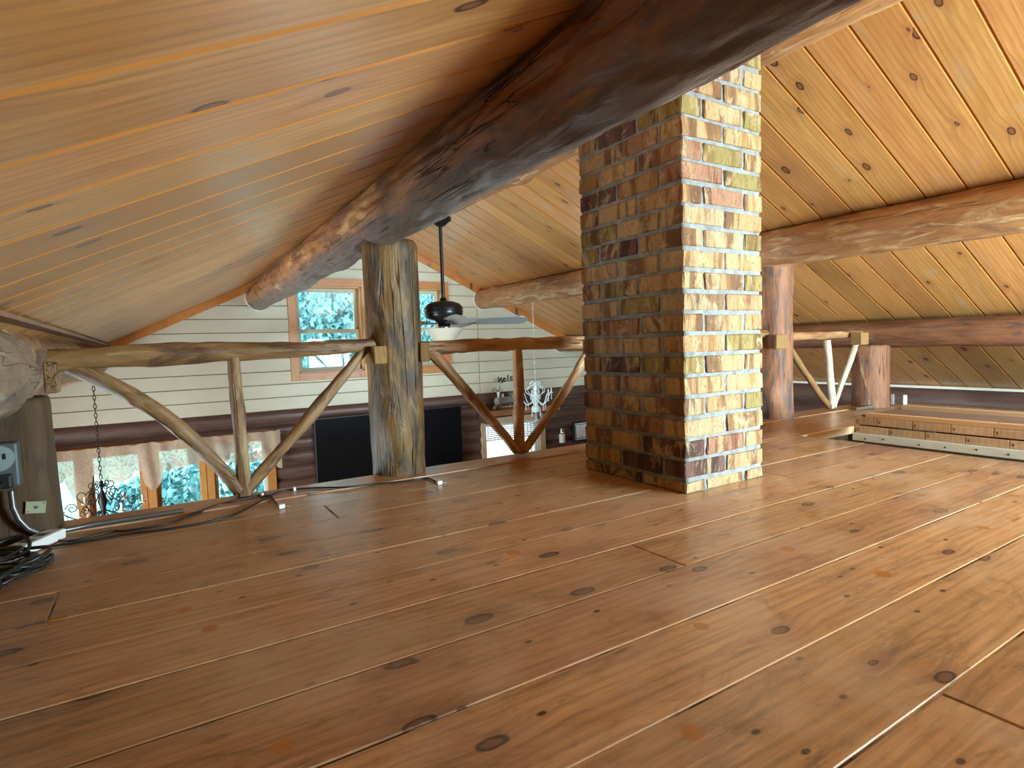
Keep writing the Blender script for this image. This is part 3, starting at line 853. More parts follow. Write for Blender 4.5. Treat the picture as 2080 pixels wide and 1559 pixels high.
# ------------------------------------------------------------------ logs
def pole_mesh(p0, p1, r0, r1, seed=0, nseg=40, n=24, amp=0.012, freq=2.2, bend=0.0, power=2.0, knots=0, round0=0.0, round1=0.0, twist=0.3, flat=0.0, squash=1.0, bendv=(0, 1, 0.4), gouge=0.0):
    """peeled trunk along local X from 0 to L; returns mesh and placing matrix"""
    p0, p1 = Vector(p0), Vector(p1)
    ax = (p1 - p0); L = ax.length; ax.normalize()
    ref = Vector((0, 0, 1)) if abs(ax.z) < 0.9 else Vector((1, 0, 0))
    yv = ref.cross(ax).normalized(); zv = ax.cross(yv)
    mw = Matrix(((ax.x, yv.x, zv.x, p0.x), (ax.y, yv.y, zv.y, p0.y), (ax.z, yv.z, zv.z, p0.z), (0, 0, 0, 1)))
    rs = random.Random(seed)
    kn = [(rs.uniform(0.05, 0.95) * L, rs.uniform(0, 2 * PI), rs.uniform(0.4, 1.0)) for _ in range(knots)]
    vs, fs = [], []
    bv = Vector(bendv).normalized()
    xs = []
    for i in range(nseg + 1):
        xs.append(L * i / nseg)
    if round0: xs = [0, round0 * 0.15, round0 * 0.5] + [x for x in xs if x > round0]
    if round1: xs = [x for x in xs if x < L - round1] + [L - round1 * 0.5, L - round1 * 0.15, L]
    for x in xs:
        t = x / L
        r = r0 + (r1 - r0) * t
        if round0 and x < round0: r *= 0.86 + 0.14 * math.sqrt(max(0, 1 - (1 - x / round0) ** 2))
        if round1 and x > L - round1: r *= 0.86 + 0.14 * math.sqrt(max(0, 1 - (1 - (L - x) / round1) ** 2))
        off = bend * math.sin(PI * t)
        wob = Vector((noise.noise(Vector((x * freq * 0.45, seed * 3.1, 0.5))), noise.noise(Vector((x * freq * 0.45, seed * 1.7, 9.5))), 0)) * amp * 1.3
        for k in range(n):
            a = 2 * PI * k / n
            ca, sa = math.cos(a), math.sin(a)
            den = (abs(ca) ** power + abs(sa) ** power) ** (1 / power)
            rr = r / den
            q = Vector((x * freq, ca * 1.1 + seed * 7.7, sa * 1.1))
            rr += amp * noise.noise(q) + amp * 0.45 * noise.noise(q * 3.1) + amp * 0.2 * noise.noise(Vector((x * freq * 2, ca * 7, sa * 7 + seed)))
            if gouge:
                g1 = noise.noise(Vector((x * 7, ca * 3.3 + 4, sa * 3.3)))
                g2 = noise.noise(Vector((x * 16, ca * 9, sa * 9 + 2)))
                gouge_k = 1 - min(1, max(0, (sa - .25) / .35))
                rr += .003 * (1 - gouge_k)
                rr -= gouge_k * gouge * max(0, g1 - .05) * 2.2 + gouge_k * gouge * .5 * abs(g2)
            for (kx, ka, ks) in kn:
                da = math.atan2(math.sin(a - ka), math.cos(a - ka))
                e = math.exp(-((x - kx) / (0.9 * r)) ** 2 - (da / 0.5) ** 2)
                rr += r * 0.28 * ks * e
            vs.append((x, rr * ca + off * bv.y + wob.x, rr * sa * squash + off * bv.z + wob.y))
    m = len(xs)
    for i in range(m - 1):
        for k in range(n):
            fs.append((i * n + k, i * n + (k + 1) % n, (i + 1) * n + (k + 1) % n, (i + 1) * n + k))
    mb = MB(); mb.add(vs, fs, True)
    mb.add(vs[:n], [tuple(reversed(range(n)))]); mb.add(vs[-n:], [tuple(range(n))])
    return mb, mw

def pole(name, p0, p1, r0, r1, mat, parent=None, label=None, cat=None, group=None, **k):
    mb, mw = pole_mesh(p0, p1, r0, r1, **k)
    o = mb.build(name, M[mat], parent, label=label, cat=cat, group=group)
    if parent is not None: mw = parent.matrix_basis.inverted() @ mw
    o.matrix_basis = mw
    return o

BACK = XB + .01
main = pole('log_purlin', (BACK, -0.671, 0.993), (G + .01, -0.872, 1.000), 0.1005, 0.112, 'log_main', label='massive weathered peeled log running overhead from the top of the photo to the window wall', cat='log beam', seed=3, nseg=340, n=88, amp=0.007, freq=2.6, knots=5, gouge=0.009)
ridge = pole('log_ridge_beam', (BACK, -1.98, 1.612), (G + .01, -1.98, 1.612), 0.114, 0.114, 'log_orange', label='peeled ridge log at the peak of the ceiling behind the massive purlin', cat='log beam', seed=5, nseg=190, n=44, gouge=0.006, amp=0.006, freq=2.2, knots=4)
r1 = pole('log_purlin', (BACK, -3.17, 1.010), (G + .01, -3.17, 1.010), 0.112, 0.105, 'log_orange', label='orange peeled log purlin halfway down the right slope, behind the brick chimney', cat='log beam', seed=8, nseg=190, n=44, gouge=0.006, amp=0.006, freq=2.2, knots=4)
r2 = pole('log_purlin', (BACK, -4.22, 0.487), (G + .01, -4.22, 0.487), 0.090, 0.086, 'log_dark', label='dark brown log purlin low on the right slope above the short round post', cat='log beam', seed=11, nseg=200, n=36, gouge=0.005, amp=0.006, freq=2.2, knots=4)
l2 = pole('log_purlin', (2.10, .39, .482), (G + .01, .385, .482), 0.116, 0.110, 'log_orange', label='pale peeled log low on the left slope running to the window wall behind the railing', cat='log beam', seed=14, nseg=120, n=40, gouge=0.006, amp=0.007, freq=2.2, knots=3)
l3 = pole('log_purlin', (BACK, .40, .468), (2.16, .395, .470), 0.128, 0.132, 'log_grey', label='thick greyish log end at the left frame edge resting over the sawn post', cat='log beam', seed=17, nseg=160, n=44, gouge=0.010, amp=0.012, freq=3.0, knots=4, round1=0.03)
minv = main.matrix_basis.inverted()
for v in main.data.vertices:   # flat seat cut where the log rests on the tall post
    wv = main.matrix_basis @ v.co
    if 2.14 < wv.x < 2.33 and wv.z < 0.912:
        wv.z = 0.912; v.co = minv @ wv
# caulk rings where the logs meet the gable
for (o, y, z, r) in ((main, -.872, 1.000, .116), (r1, -3.17, 1.01, .110), (r2, -4.22, .487, .092)):
    mb = MB(); mb.tube([(0, r * math.cos(t), r * math.sin(t)) for t in [2 * PI * k / 28 for k in range(28)]], 0.007, 6, closed=True)
    c = mb.build('caulk_ring', M['caulk'], o, label='white caulk ring round the log end'); c.matrix_basis = o.matrix_basis.inverted() @ T(G - .004, y, z)
# dark strip added along the dark band between the low left log and the ceiling
MB().box(BACK, G - .02, 0.268, 0.36, 0.600, 0.612).build('dark_strip', M['log_dark'], kind='structure')

p1o = pole('log_post', (2.245, -0.838, 0.0), (2.235, -0.825, 0.924), 0.103, 0.104, 'post', label='tall cracked log post standing at the loft edge under the massive purlin', cat='post', seed=21, nseg=60, n=36, amp=0.006, freq=3, round1=0.03, knots=2, power=2.3)
# long drying crack and bolt hole of the tall post
ck = MB()
pts = []
for i in range(30):
    z = 0.03 + 0.91 * i / 29
    a = math.radians(181 + 5 * noise.noise(Vector((z * 2, 3, 1))))
    pts.append((2.247 + 0.1035 * math.cos(a), -0.837 + 0.1035 * math.sin(a) * (1), z))
ck.tube(pts, [0.0015 + 0.0022 * (i / 29) for i in range(30)], 5)
o = ck.build('drying_crack', M['rubber'], p1o); o.matrix_basis = p1o.matrix_basis.inverted()
bh = MB().ball((0, 0, 0), 0.006, 6).build('bolt_hole', M['rubber'], p1o)
q = P(812, 507, X=2.140); bh.matrix_basis = p1o.matrix_basis.inverted() @ T(q)
p2o = pole('log_post', (2.185, -3.225, 0.0), (2.185, -3.225, 0.935), 0.103, 0.103, 'post_red', label='tall reddish log post with dark streaks just right of the brick chimney', cat='post', seed=23, nseg=60, n=36, amp=0.007, freq=3, round1=0.02, knots=2, power=2.2)
p3o = pole('log_post', (2.09, -4.17, 0.0), (2.09, -4.17, 0.42), 0.112, 0.112, 'post_red', label='short thick log post under the low right purlin at the end of the railing', cat='post', seed=25, nseg=40, n=36, amp=0.005, freq=3, round1=0.02)
p0o = pole('log_post', (2.165, 0.363, 0.0), (2.165, 0.368, 0.395), 0.111, 0.108, 'post_dark', label='short dark sawn post at the left frame edge with an electrical box on it', cat='post', seed=27, nseg=30, n=48, amp=0.003, freq=3, round1=0.015, power=7)
p4o = pole('log_post', (2.20, -1.99, 0.0), (2.20, -1.985, 1.47), 0.10, 0.10, 'post', label='log post under the ridge log, hidden behind the brick chimney', cat='post', seed=29, nseg=60, n=32, amp=0.006, freq=3)

# ------------------------------------------------------------------ railings
RX = 2.20
def rail(loc, label, spec):
    root = empty('log_railing', loc, label, 'railing')
    for (nm, a, b, ra, rb, mat, kw) in spec:
        pole(nm, a, b, ra, rb, mat, root, **kw)
    return root
def block(root, x0, x1, y0, y1, z0, z1, mat='rail'):
    mb = MB().box(x0, x1, y0, y1, z0, z1)
    o = mb.build('mounting_block', M[mat], root, bevel=0.003); o.matrix_basis = root.matrix_basis.inverted()
    return o
q = lambda x, y, X=RX: tuple(P(x, y, X=X))
rA = rail((RX, -0.25, 0), 'pole railing with V braces from the left sawn post to the tall cracked post', [
    ('top_rail', q(100, 735), q(760, 703), 0.034, 0.026, 'rail', dict(seed=31, nseg=60, n=18, amp=0.009, freq=5, bend=0.012, knots=4, bendv=(0, 0, 1))),
    ('baluster', q(475, 725), q(497, 1008), 0.020, 0.024, 'rail', dict(seed=32, nseg=30, n=14, amp=0.005, freq=6, knots=2, power=2.6)),
    ('brace', q(145, 742), q(487, 996), 0.026, 0.021, 'rail', dict(seed=33, nseg=40, n=14, amp=0.006, freq=5, bend=0.045, knots=2, bendv=(0, 0, 1))),
    ('brace', q(748, 700), q(503, 990), 0.019, 0.023, 'rail', dict(seed=34, nseg=40, n=14, amp=0.006, freq=5, bend=-0.006, knots=2, bendv=(0, 0, 1)))])
block(rA, 2.12, 2.20, 0.262, 0.232, 0.405, 0.495)
block(rA, 2.135, 2.25, -0.715, -0.765, 0.445, 0.512, 'block_dark')
rB = rail((RX, -1.4, 0), 'pole railing with V braces from the tall cracked post to the brick chimney', [
    ('top_rail', q(850, 708), q(1215, 694), 0.028, 0.026, 'rail_unshaded', dict(seed=41, nseg=50, n=18, amp=0.008, freq=6, knots=3, bend=0.004, bendv=(0, 0, 1))),
    ('baluster', q(1052, 700), q(1057, 920), 0.022, 0.023, 'rail_unshaded', dict(seed=42, nseg=30, n=14, amp=0.006, freq=7, knots=2, power=2.5)),
    ('brace', q(862, 700), q(1049, 915), 0.022, 0.020, 'rail_unshaded', dict(seed=43, nseg=40, n=14, amp=0.007, freq=6, knots=3, bend=0.010, bendv=(0, 0, 1))),
    ('brace', q(1205, 700), q(1064, 914), 0.020, 0.020, 'rail_unshaded', dict(seed=44, nseg=40, n=14, amp=0.007, freq=6, knots=2, bend=-0.006, bendv=(0, 0, 1)))])
block(rB, 2.14, 2.23, -0.905, -0.945, 0.445, 0.522, 'block_dark')
block(rB, 2.14, 2.23, -1.88, -1.92, 0.445, 0.522, 'block_dark')
RX2 = 2.14
q2 = lambda x, y: tuple(P(x, y, X=RX2))
rC = rail((RX2, -3.75, 0), 'pole railing with a brightly lit upright between the reddish post and the short thick post', [
    ('top_rail', q2(1600, 684), q2(1762, 677), 0.026, 0.022, 'log_orange', dict(seed=51, nseg=40, n=16, amp=0.005, freq=6, knots=2)),
    ('baluster', q2(1680, 690), q2(1691, 828), 0.022, 0.022, 'rail_lit', dict(seed=52, nseg=30, n=14, amp=0.004, freq=7, knots=1)),
    ('brace', q2(1600, 702), q2(1683, 826), 0.020, 0.020, 'rail', dict(seed=53, nseg=30, n=14, amp=0.004, freq=7, knots=2)),
    ('brace', q2(1743, 688), q2(1694, 822), 0.018, 0.018, 'rail_lit', dict(seed=54, nseg=30, n=14, amp=0.004, freq=7, knots=1))])
block(rC, 2.03, 2.10, -3.93, -4.02, 0.425, 0.505, 'block')
rD = rail((RX, -2.6, 0), 'stub of pole railing with a tan board on the reddish post, just behind the chimney', [
    ('top_rail', (RX, -2.08, .515), (2.17, -3.13, .515), 0.026, 0.024, 'rail', dict(seed=61, nseg=40, n=16, amp=0.006, freq=6, knots=2)),
    ('baluster', (RX, -2.62, .50), (RX, -2.62, .005), 0.022, 0.022, 'rail', dict(seed=62, nseg=30, n=14, amp=0.004, freq=7)),
    ('brace', (RX, -2.12, .49), (RX, -2.58, .02), 0.020, 0.020, 'rail', dict(seed=63, nseg=30, n=14, amp=0.004, freq=7)),
    ('brace', (RX, -3.10, .49), (RX, -2.66, .02), 0.020, 0.020, 'rail', dict(seed=64, nseg=30, n=14, amp=0.004, freq=7))])
block(rD, 2.07, 2.09, -3.09, -3.20, 0.425, 0.508, 'block')
MB_h = MB().tube([(0, -0.02, 0.0), (0, -0.015, .02), (0, 0, .03), (0, 0.01, .02)], 0.003, 6)
hk = MB_h.build('hook', M['chrome'], rC); hk.matrix_basis = rC.matrix_basis.inverted() @ T(P(1696, 836, Z=0.0))

# ------------------------------------------------------------------ brick chimney
CX0, CX1, CY0, CY1 = 1.290, 1.800, -1.842, -1.444
chim = empty('brick_chimney', ((CX0 + CX1) / 2, (CY0 + CY1) / 2, 0), 'square chimney of buff and purple wire-cut bricks standing on the loft floor', 'chimney')
inv = chim.matrix_basis.inverted() if False else Matrix.Translation(-Vector(chim.location))
core = MB()
n = 24
def core_mesh():
    bm = bmesh.new()
    t = 0.0055
    x0, x1, y0, y1 = CX0 + t, CX1 - t, CY0 + t, CY1 - t
    mb = MB(); nz = 150
    per = []
    nx, ny = 26, 20
    for i in range(nx): per.append((x0 + (x1 - x0) * i / nx, y0))
    for i in range(ny): per.append((x1, y0 + (y1 - y0) * i / ny))
    for i in range(nx): per.append((x1 - (x1 - x0) * i / nx, y1))
    for i in range(ny): per.append((x0, y1 - (y1 - y0) * i / ny))
    cx, cy = (x0 + x1) / 2, (y0 + y1) / 2
    vs = []
    for k in range(nz + 1):
        z = 1.60 * k / nz
        for (x, y) in per:
            e = 0.0035 * noise.noise(Vector((x * 30, y * 30, z * 30))) + 0.002 * noise.noise(Vector((x * 80, y * 80, z * 80)))
            dx, dy = (x - cx), (y - cy)
            l = max(abs(dx), abs(dy)); 
            vs.append((x + e * (1 if dx > 0 else -1) * (abs(abs(dx) - (x1 - x0) / 2) < 1e-4), y + e * (1 if dy > 0 else -1) * (abs(abs(dy) - (y1 - y0) / 2) < 1e-4), z))
    P_ = len(per)
    fs = [(k * P_ + i, k * P_ + (i + 1) % P_, (k + 1) * P_ + (i + 1) % P_, (k + 1) * P_ + i) for k in range(nz) for i in range(P_)]
    mb.add(vs, fs, True)
    return mb
core = core_mesh().build('mortar', M['mortar'], chim); core.matrix_basis = inv.copy()

def brick_mesh(L, Wd, H, seed):
    rs = random.Random(seed)
    bm = bmesh.new()
    bmesh.ops.create_cube(bm, size=1)
    for v in bm.verts:
        v.co = Vector((v.co.x * L, v.co.y * Wd, v.co.z * H))
    bmesh.ops.bevel(bm, geom=bm.edges[:], offset=0.0035, segments=1, affect='EDGES')
    for v in bm.verts:
        v.co += Vector((rs.uniform(-1, 1), rs.uniform(-1, 1), rs.uniform(-1, 1))) * 0.0021
    me = bpy.data.meshes.new('brick'); bm.to_mesh(me); bm.free()
    me.materials.append(M['brick'])
    return me
JT = 0.0125; CH = 0.068; BH = CH - JT
meshes = {}
def put_brick(xa, xb, ya, yb, z0, z1):
    L, Wd, H = xb - xa, yb - ya, z1 - z0
    key = (round(L, 3), round(Wd, 3), round(H, 3), random.randrange(4))
    if key not in meshes: meshes[key] = brick_mesh(L, Wd, H, hash(key) & 0xffff)
    o = link('brick', meshes[key], None, chim)
    jz = random.uniform(-.0015, .0015)
    p = random.uniform(-0.0012, 0.0015)
    cx, cy = (xa + xb) / 2, (ya + yb) / 2
    o.matrix_basis = inv @ T(cx + p * (1 if cx > 1.545 else -1), cy + p * (1 if cy > -1.643 else -1), (z0 + z1) / 2 + jz)
row = 0
zc = 0.041 - CH          # centre of the mortar joint under the course
BW_ = 0.092              # brick depth
while zc < 1.55:
    z0, z1 = zc + JT / 2, zc + CH - JT / 2
    z0 = max(z0, 0.001)
    h = JT / 2
    top = min(z1, roof_z(CY0 if False else -1.6) + 0.05)
    Lx, Ly = CX1 - CX0, CY1 - CY0
    if row % 2 == 1:   # long face starts with a header at the near corner; short face has two stretchers
        cutsx = [CX0 + BW_ + JT / 2 + .0, CX0 + BW_ + .204, CX0 + BW_ + .408]      # joints on the +Y face
        xs = [CX0 + BW_, CX0 + BW_ + .204, CX1]
        # two stretchers along each short face (X faces)
        my = (CY0 + CY1) / 2
        for X0, X1 in ((CX0, CX0 + BW_),):
            put_brick(X0, X1, CY0, my - h, z0, z1); put_brick(X0, X1, my + h, CY1, z0, z1)
        for Y0, Y1 in ((CY1 - BW_, CY1), (CY0, CY0 + BW_)):
            put_brick(CX0 + BW_ + JT, CX0 + BW_ + JT + .192, Y0, Y1, z0, z1)
            put_brick(CX0 + BW_ + 2 * JT + .192, CX1, Y0, Y1, z0, z1)
        put_brick(CX1 - BW_, CX1, CY0 + BW_ + JT, my - h, z0, z1); put_brick(CX1 - BW_, CX1, my + h, CY1 - BW_ - JT, z0, z1)
    else:
        for Y0, Y1 in ((CY1 - BW_, CY1), (CY0, CY0 + BW_)):
            put_brick(CX0, CX0 + .192, Y0, Y1, z0, z1)
            put_brick(CX0 + .192 + JT, CX0 + .384 + JT, Y0, Y1, z0, z1)
            put_brick(CX0 + .384 + 2 * JT, CX1, Y0, Y1, z0, z1)
        a_, b_ = CY0 + BW_ + JT, CY1 - BW_ - JT
        put_brick(CX0, CX0 + BW_, a_, b_, z0, z1)
        put_brick(CX1 - BW_, CX1, a_, b_, z0, z1)
    zc += CH; row += 1

# ------------------------------------------------------------------ trap door lid beside its opening
LX0, LX1, LY0, LY1 = 0.50, 1.452, -3.20, -2.770
lid = empty('trap_door_lid', (1.0, -3.0, 0.0), 'stacked wooden trap door lid with a white front strip lying over the floor opening', 'trap door')
linv = Matrix.Translation(-Vector(lid.location))
def lpart(nm, mb, mat, bevel=0.0015, **k):
    o = mb.build(nm, M[mat], lid, bevel=bevel, **k); o.matrix_basis = linv.copy(); return o
lpart('front_strip', MB().box(LX0, LX1 + .008, LY1, LY1 + .018, 0.006, 0.041), 'white_paint', label='white painted front strip')
for lay, (z0, z1, x_off) in enumerate(((0.041, 0.074, 0.0), (0.080, 0.114, 0.065))):
    x = LX1 + (0.003 if lay else 0)
    first = True
    while x > LX0:
        wdt = 0.143 if not (first and lay) else 0.095
        xa = max(x - wdt, LX0)
        mb = MB().box(0, LY1 - LY0 + random.uniform(-.002, .002), -(x - xa) / 2 + .0008, (x - xa) / 2 - .0008, 0, z1 - z0)
        o = mb.build('board', M['board_raw'], lid, bevel=0.002)
        o.matrix_basis = linv @ Matrix(((0, 1, 0, (x + xa) / 2), (-1, 0, 0, LY1 + (0.006 if lay == 0 else 0.003)), (0, 0, 1, z0), (0, 0, 0, 1)))
        nl = MB().box(-.0015, .0015, 0, .0015, -.006, .006)
        no = nl.build('nail', M['nail'], o)
        no.matrix_basis = Matrix(((0, 1, 0, -0.001), (1, 0, 0, (x - xa) / 2 - .012), (0, 0, 1, (z1 - z0) / 2), (0, 0, 0, 1)))
        x = xa; first = False
lpart('shim', MB().box(1.13, 1.27, LY1 - .03, LY1 + .004, 0.074, 0.080), 'grey')
lpart('cleat', MB().box(LX0, LX1 - .04, LY1 - 0.035, LY1, 0.115, 0.135), 'board_light')
lpart('cleat', MB().box(LX0, LX1 - .03, LY0 + .03, LY0 + .08, 0.115, 0.140), 'board_light')
lpart('top_sheet', MB().box(LX0, LX1 - .005, LY0 + .002, LY1 - .037, 0.114, 0.121), 'board_grey')
for i in range(8):
    nb = MB().box(-.003, .003, -.0005, .0015, -.003, .003)
    o = nb.build('nail', M['nail'], lid); o.matrix_basis = linv @ T(1.42 - i * .11 + random.uniform(-.02, .02), LY1 + .018, 0.022 + random.uniform(-.006, .008))
for i in range(4):
    nb = MB().lathe([(0.0, .0012), (.003, .0012), (.003, 0)], 8)
    o = nb.build('nail', M['nail'], lid); o.matrix_basis = linv @ T(1.32 - i * .2, LY1 - .018, .135)

# ------------------------------------------------------------------ electrical bits on the right
cb = MB().box(-.012, .012, -.03, .03, 0, .075)
o = cb.build('conduit_elbow_box', M['steel'], None, bevel=0.006, seg=3, label='rounded steel conduit box in front of the short thick post, left of its pair', cat='electrical box')
o.matrix_basis = T(2.03, -4.335, 0.002) @ Matrix.Rotation(math.radians(25), 4, 'Z')
o = MB().box(-.012, .012, -.024, .024, 0, .065).build('switch_box', M['white_paint'], None, bevel=0.003, label='small pale square box behind the far corner of the trap door lid', cat='electrical box')
o.matrix_basis = T(1.99, -4.42, 0.0) @ Matrix.Rotation(math.radians(25), 4, 'Z')
MB().tube([tuple(P(1742, 830, Z=.012)), tuple(P(1770, 826, Z=.012)), tuple(P(1797, 820, Z=.014))], 0.010, 10).build('conduit', M['steel'], None, label='short steel conduit lying on the floor by the short thick post', cat='conduit')

# ------------------------------------------------------------------ ceiling fan
FX, FY = 4.19, -1.98
fan = empty('ceiling_fan', (FX, FY, 1.46), 'black ceiling fan with a frosted bowl hanging on a long rod from the ridge log', 'ceiling fan')
MB().lathe([(0.001, .06), (.075, .06), (.088, .035), (.086, .018), (.060, .004), (.050, -.010), (.03, -.022), (.02, -.03), (0.001, -.03)], 28).build('canopy', M['black'], fan)
MB().tube([(0, 0, 0), (0, 0, -0.60)], 0.0135, 12).build('downrod', M['black'], fan)
MB().lathe([(0.001, -.575), (.022, -.575), (.03, -.60), (.085, -.607), (.125, -.622), (.147, -.648), (.150, -.69), (.143, -.722), (.12, -.740), (.075, -.75), (.05, -.775), (.045, -.80), (.001, -.80)], 36).build('motor_housing', M['black'], fan)
for zz in (-.66, -.682, -.704):
    MB().tube([(.1505 * math.cos(t), .1505 * math.sin(t), zz) for t in [2 * PI * k / 36 for k in range(36)]], .003, 5, closed=True).build('housing_rib', M['black'], fan)
for k in range(5):
    a = math.radians(-119) + k * 2 * PI / 5
    mb = MB()
    prof = []
    nL = 14
    top, bot = [], []
    for i in range(nL + 1):
        t = i / nL
        x = 0.19 + 0.47 * t
        wd = 0.052 + 0.022 * math.sin(PI * min(1, t * 1.2) / 2)
        if t > 0.88: wd *= math.sqrt(max(0.02, 1 - ((t - 0.88) / 0.12) ** 2))
        for s in (-1, 1):
            top.append((x, s * wd, -.765 - s * wd * 0.33 + .003)); bot.append((x, s * wd, -.765 - s * wd * 0.33 - .003))
    vs = top + bot; K = len(top)
    fs = []
    for i in range(nL):
        b0 = 2 * i
        fs += [(b0, b0 + 2, b0 + 3, b0 + 1), (K + b0, K + b0 + 1, K + b0 + 3, K + b0 + 2), (b0, K + b0, K + b0 + 2, b0 + 2), (b0 + 1, b0 + 3, K + b0 + 3, K + b0 + 1)]
    fs += [(0, 1, K + 1, K), (K - 2, 2 * K - 2, 2 * K - 1, K - 1)]
    mb.add(vs, fs)
    bo = mb.build('blade', M['blade'], fan); bo.rotation_euler = (0, 0, a)
    MB().box(.08, .24, -.018, .018, -.776, -.770).build('blade_iron', M['black'], bo)
MB().lathe([(0.045, -.80), (.05, -.815), (.04, -.825)], 20).build('fitter', M['steel'], fan)
MB().lathe([(0.155, -.815), (.150, -.820), (.09, -.905), (.075, -.912), (.001, -.915)], 32).build('light_shade', M['frosted'], fan)

# ------------------------------------------------------------------ chandeliers
def chain(root, z0, z1, mat, R=0.010, lnk=0.026, wire=0.0022):
    z = z0; k = 0
    while z > z1:
        pts = []
        for i in range(10):
            a = 2 * PI * i / 10
            u, v = R * 0.6 * math.cos(a), lnk * 0.62 * math.sin(a)
            pts.append((u, 0, z + v) if k % 2 else (0, u, z + v))
        MB().tube(pts, wire, 5, closed=True).build('chain_link', mat, root)
        z -= lnk; k += 1
c1 = empty('crystal_chandelier', (4.695, -3.163, 0.90), 'small white crystal chandelier hanging on a pale chain right of the middle railing upright', 'chandelier')
chain(c1, -0.01, -0.76, M['steel'], R=.010, lnk=.026)
MB().lathe([(.001, -.755), (.02, -.76), (.012, -.79), (.022, -.82), (.012, -.86), (.03, -.90), (.018, -.93), (.03, -.97), (.008, -1.0), (.001, -1.0)], 14).build('stem', M['crystal'], c1)
for k in range(6):
    a = k * PI / 3 + 0.25
    ca, sa = math.cos(a), math.sin(a)
    pts = []
    for i in range(13):
        t = i / 12
        r = 0.02 + 0.145 * t
        z = -.93 - .055 * math.sin(PI * min(1, t * 1.25)) + .07 * max(0, t - .7) / .3
        pts.append((r * ca, r * sa, z))
    MB().tube(pts, .0055, 6).build('arm', M['crystal'], c1)
    up_pts = [((0.015 + .085 * math.sin(PI * t)) * ca, (.015 + .085 * math.sin(PI * t)) * sa, -.79 - .12 * t) for t in [i / 9 for i in range(10)]]
    MB().tube(up_pts, .004, 6).build('scroll', M['crystal'], c1)
    up2 = [((.01 + .045 * t) * ca, (.01 + .045 * t) * sa, -.79 + .03 * math.sin(PI * t)) for t in [i / 5 for i in range(6)]]
    MB().tube(up2, .005, 6).build('scroll', M['crystal'], c1)
    cup = MB().lathe([(.001, 0), (.018, .004), (.014, .012), (.007, .014), (.007, .05), (.001, .055)], 10).build('candle', M['crystal'], c1)
    cup.location = (.165 * ca, .165 * sa, -.885)
    for (rr, zz, n_) in ((.165, -.895, 4), (.10, -.975, 5), (.05, -.90, 3)):
        bd = MB()
        for i in range(n_): bd.ball((rr * ca, rr * sa, zz - i * .015), .0062, 5)
        bd.build('bead_string', M['crystal'], c1)
MB().lathe([(.001, -.99), (.035, -1.0), (.045, -1.03), (.03, -1.06), (.001, -1.07)], 12).build('bowl', M['crystal'], c1)
for dy in (-.05, .045):
    MB().tube([(0, dy, -1.03), (0, dy, -1.10)], .005, 6).build('drop', M['crystal'], c1)
bd = MB()
for i in range(4): bd.ball((0, 0.0, -1.075 - i * .014), .0055, 5)
bd.tube([(0, .013 * math.cos(t), -1.137 + .013 * math.sin(t)) for t in [2 * PI * k / 12 for k in range(12)]], .003, 5, closed=True)
bd.build('drop', M['crystal'], c1)

c2 = empty('iron_chandelier', (4.80, 0.335, 0.37), 'black wrought iron chandelier with heart scrolls on a dark chain before the left windows', 'chandelier')
chain(c2, -0.01, -0.70, M['iron'], R=.013, lnk=.030, wire=.0026)
MB().lathe([(.001, -.69), (.012, -.70), (.008, -.76), (.022, -.80), (.028, -.84), (.016, -.88), (.008, -1.05), (.001, -1.05)], 14).build('stem', M['iron'], c2)
def spiral(c, r0, turns, a0, plane_a, mb, wire=.003, sgn=1):
    pts = []
    for i in range(20):
        t = i / 19
        rr = r0 * (1 - .75 * t); a = a0 + sgn * t * turns * 2 * PI
        u, z = rr * math.cos(a), rr * math.sin(a)
        pts.append((c[0] + u * math.cos(plane_a), c[1] + u * math.sin(plane_a), c[2] + z))
    mb.tube(pts, wire, 5)
for k in range(6):
    a = k * PI / 3 + PI / 2
    ca, sa = math.cos(a), math.sin(a)
    mb = MB()
    # heart scroll
    hp = []
    for i in range(25):
        t = -PI + 2 * PI * i / 24
        hx = 16 * math.sin(t) ** 3; hz = 13 * math.cos(t) - 5 * math.cos(2 * t) - 2 * math.cos(3 * t) - math.cos(4 * t)
        hp.append(((.09 + hx * .0030) * ca, (.09 + hx * .0030) * sa, -.80 + hz * .0034))
    mb.tube(hp, .0030, 5)
    mb.tube([((.02 + .21 * t) * ca, (.02 + .21 * t) * sa, -.90 - .05 * math.sin(PI * t) + .02 * t) for t in [i / 12 for i in range(13)]], .004, 5)
    spiral((.17 * ca, .17 * sa, -.86), .035, 1.4, 0, a, mb)
    spiral((.05 * ca, .05 * sa, -.72), .03, 1.2, PI, a, mb)
    mb.build('arm', M['iron'], c2)
    cup = MB().lathe([(.001, 0), (.024, .004), (.020, .010), (.009, .012), (.009, .055), (.001, .06)], 10).build('candle', M['candle'], c2)
    cup.location = (.23 * ca, .23 * sa, -.885)
    bd = MB()
    for i in range(4): bd.ball((.20 * ca, .20 * sa, -.915 - i * .018), .0075, 5)
    bd.build('bead_string', M['crystal'], c2)

# ------------------------------------------------------------------ gable wall furnishings
tv = empty('television', (G - .055, -2.045, -1.0), 'wide black flat screen television on the dark log wall behind the tall cracked post', 'television')
MB().box(-.025, .03, -.775, .775, 0.0, .868).build('bezel', M['tvframe'], tv, bevel=.004)
MB().box(-.0275, -.024, -.765, .765, .012, .858).build('screen', M['screen'], tv)

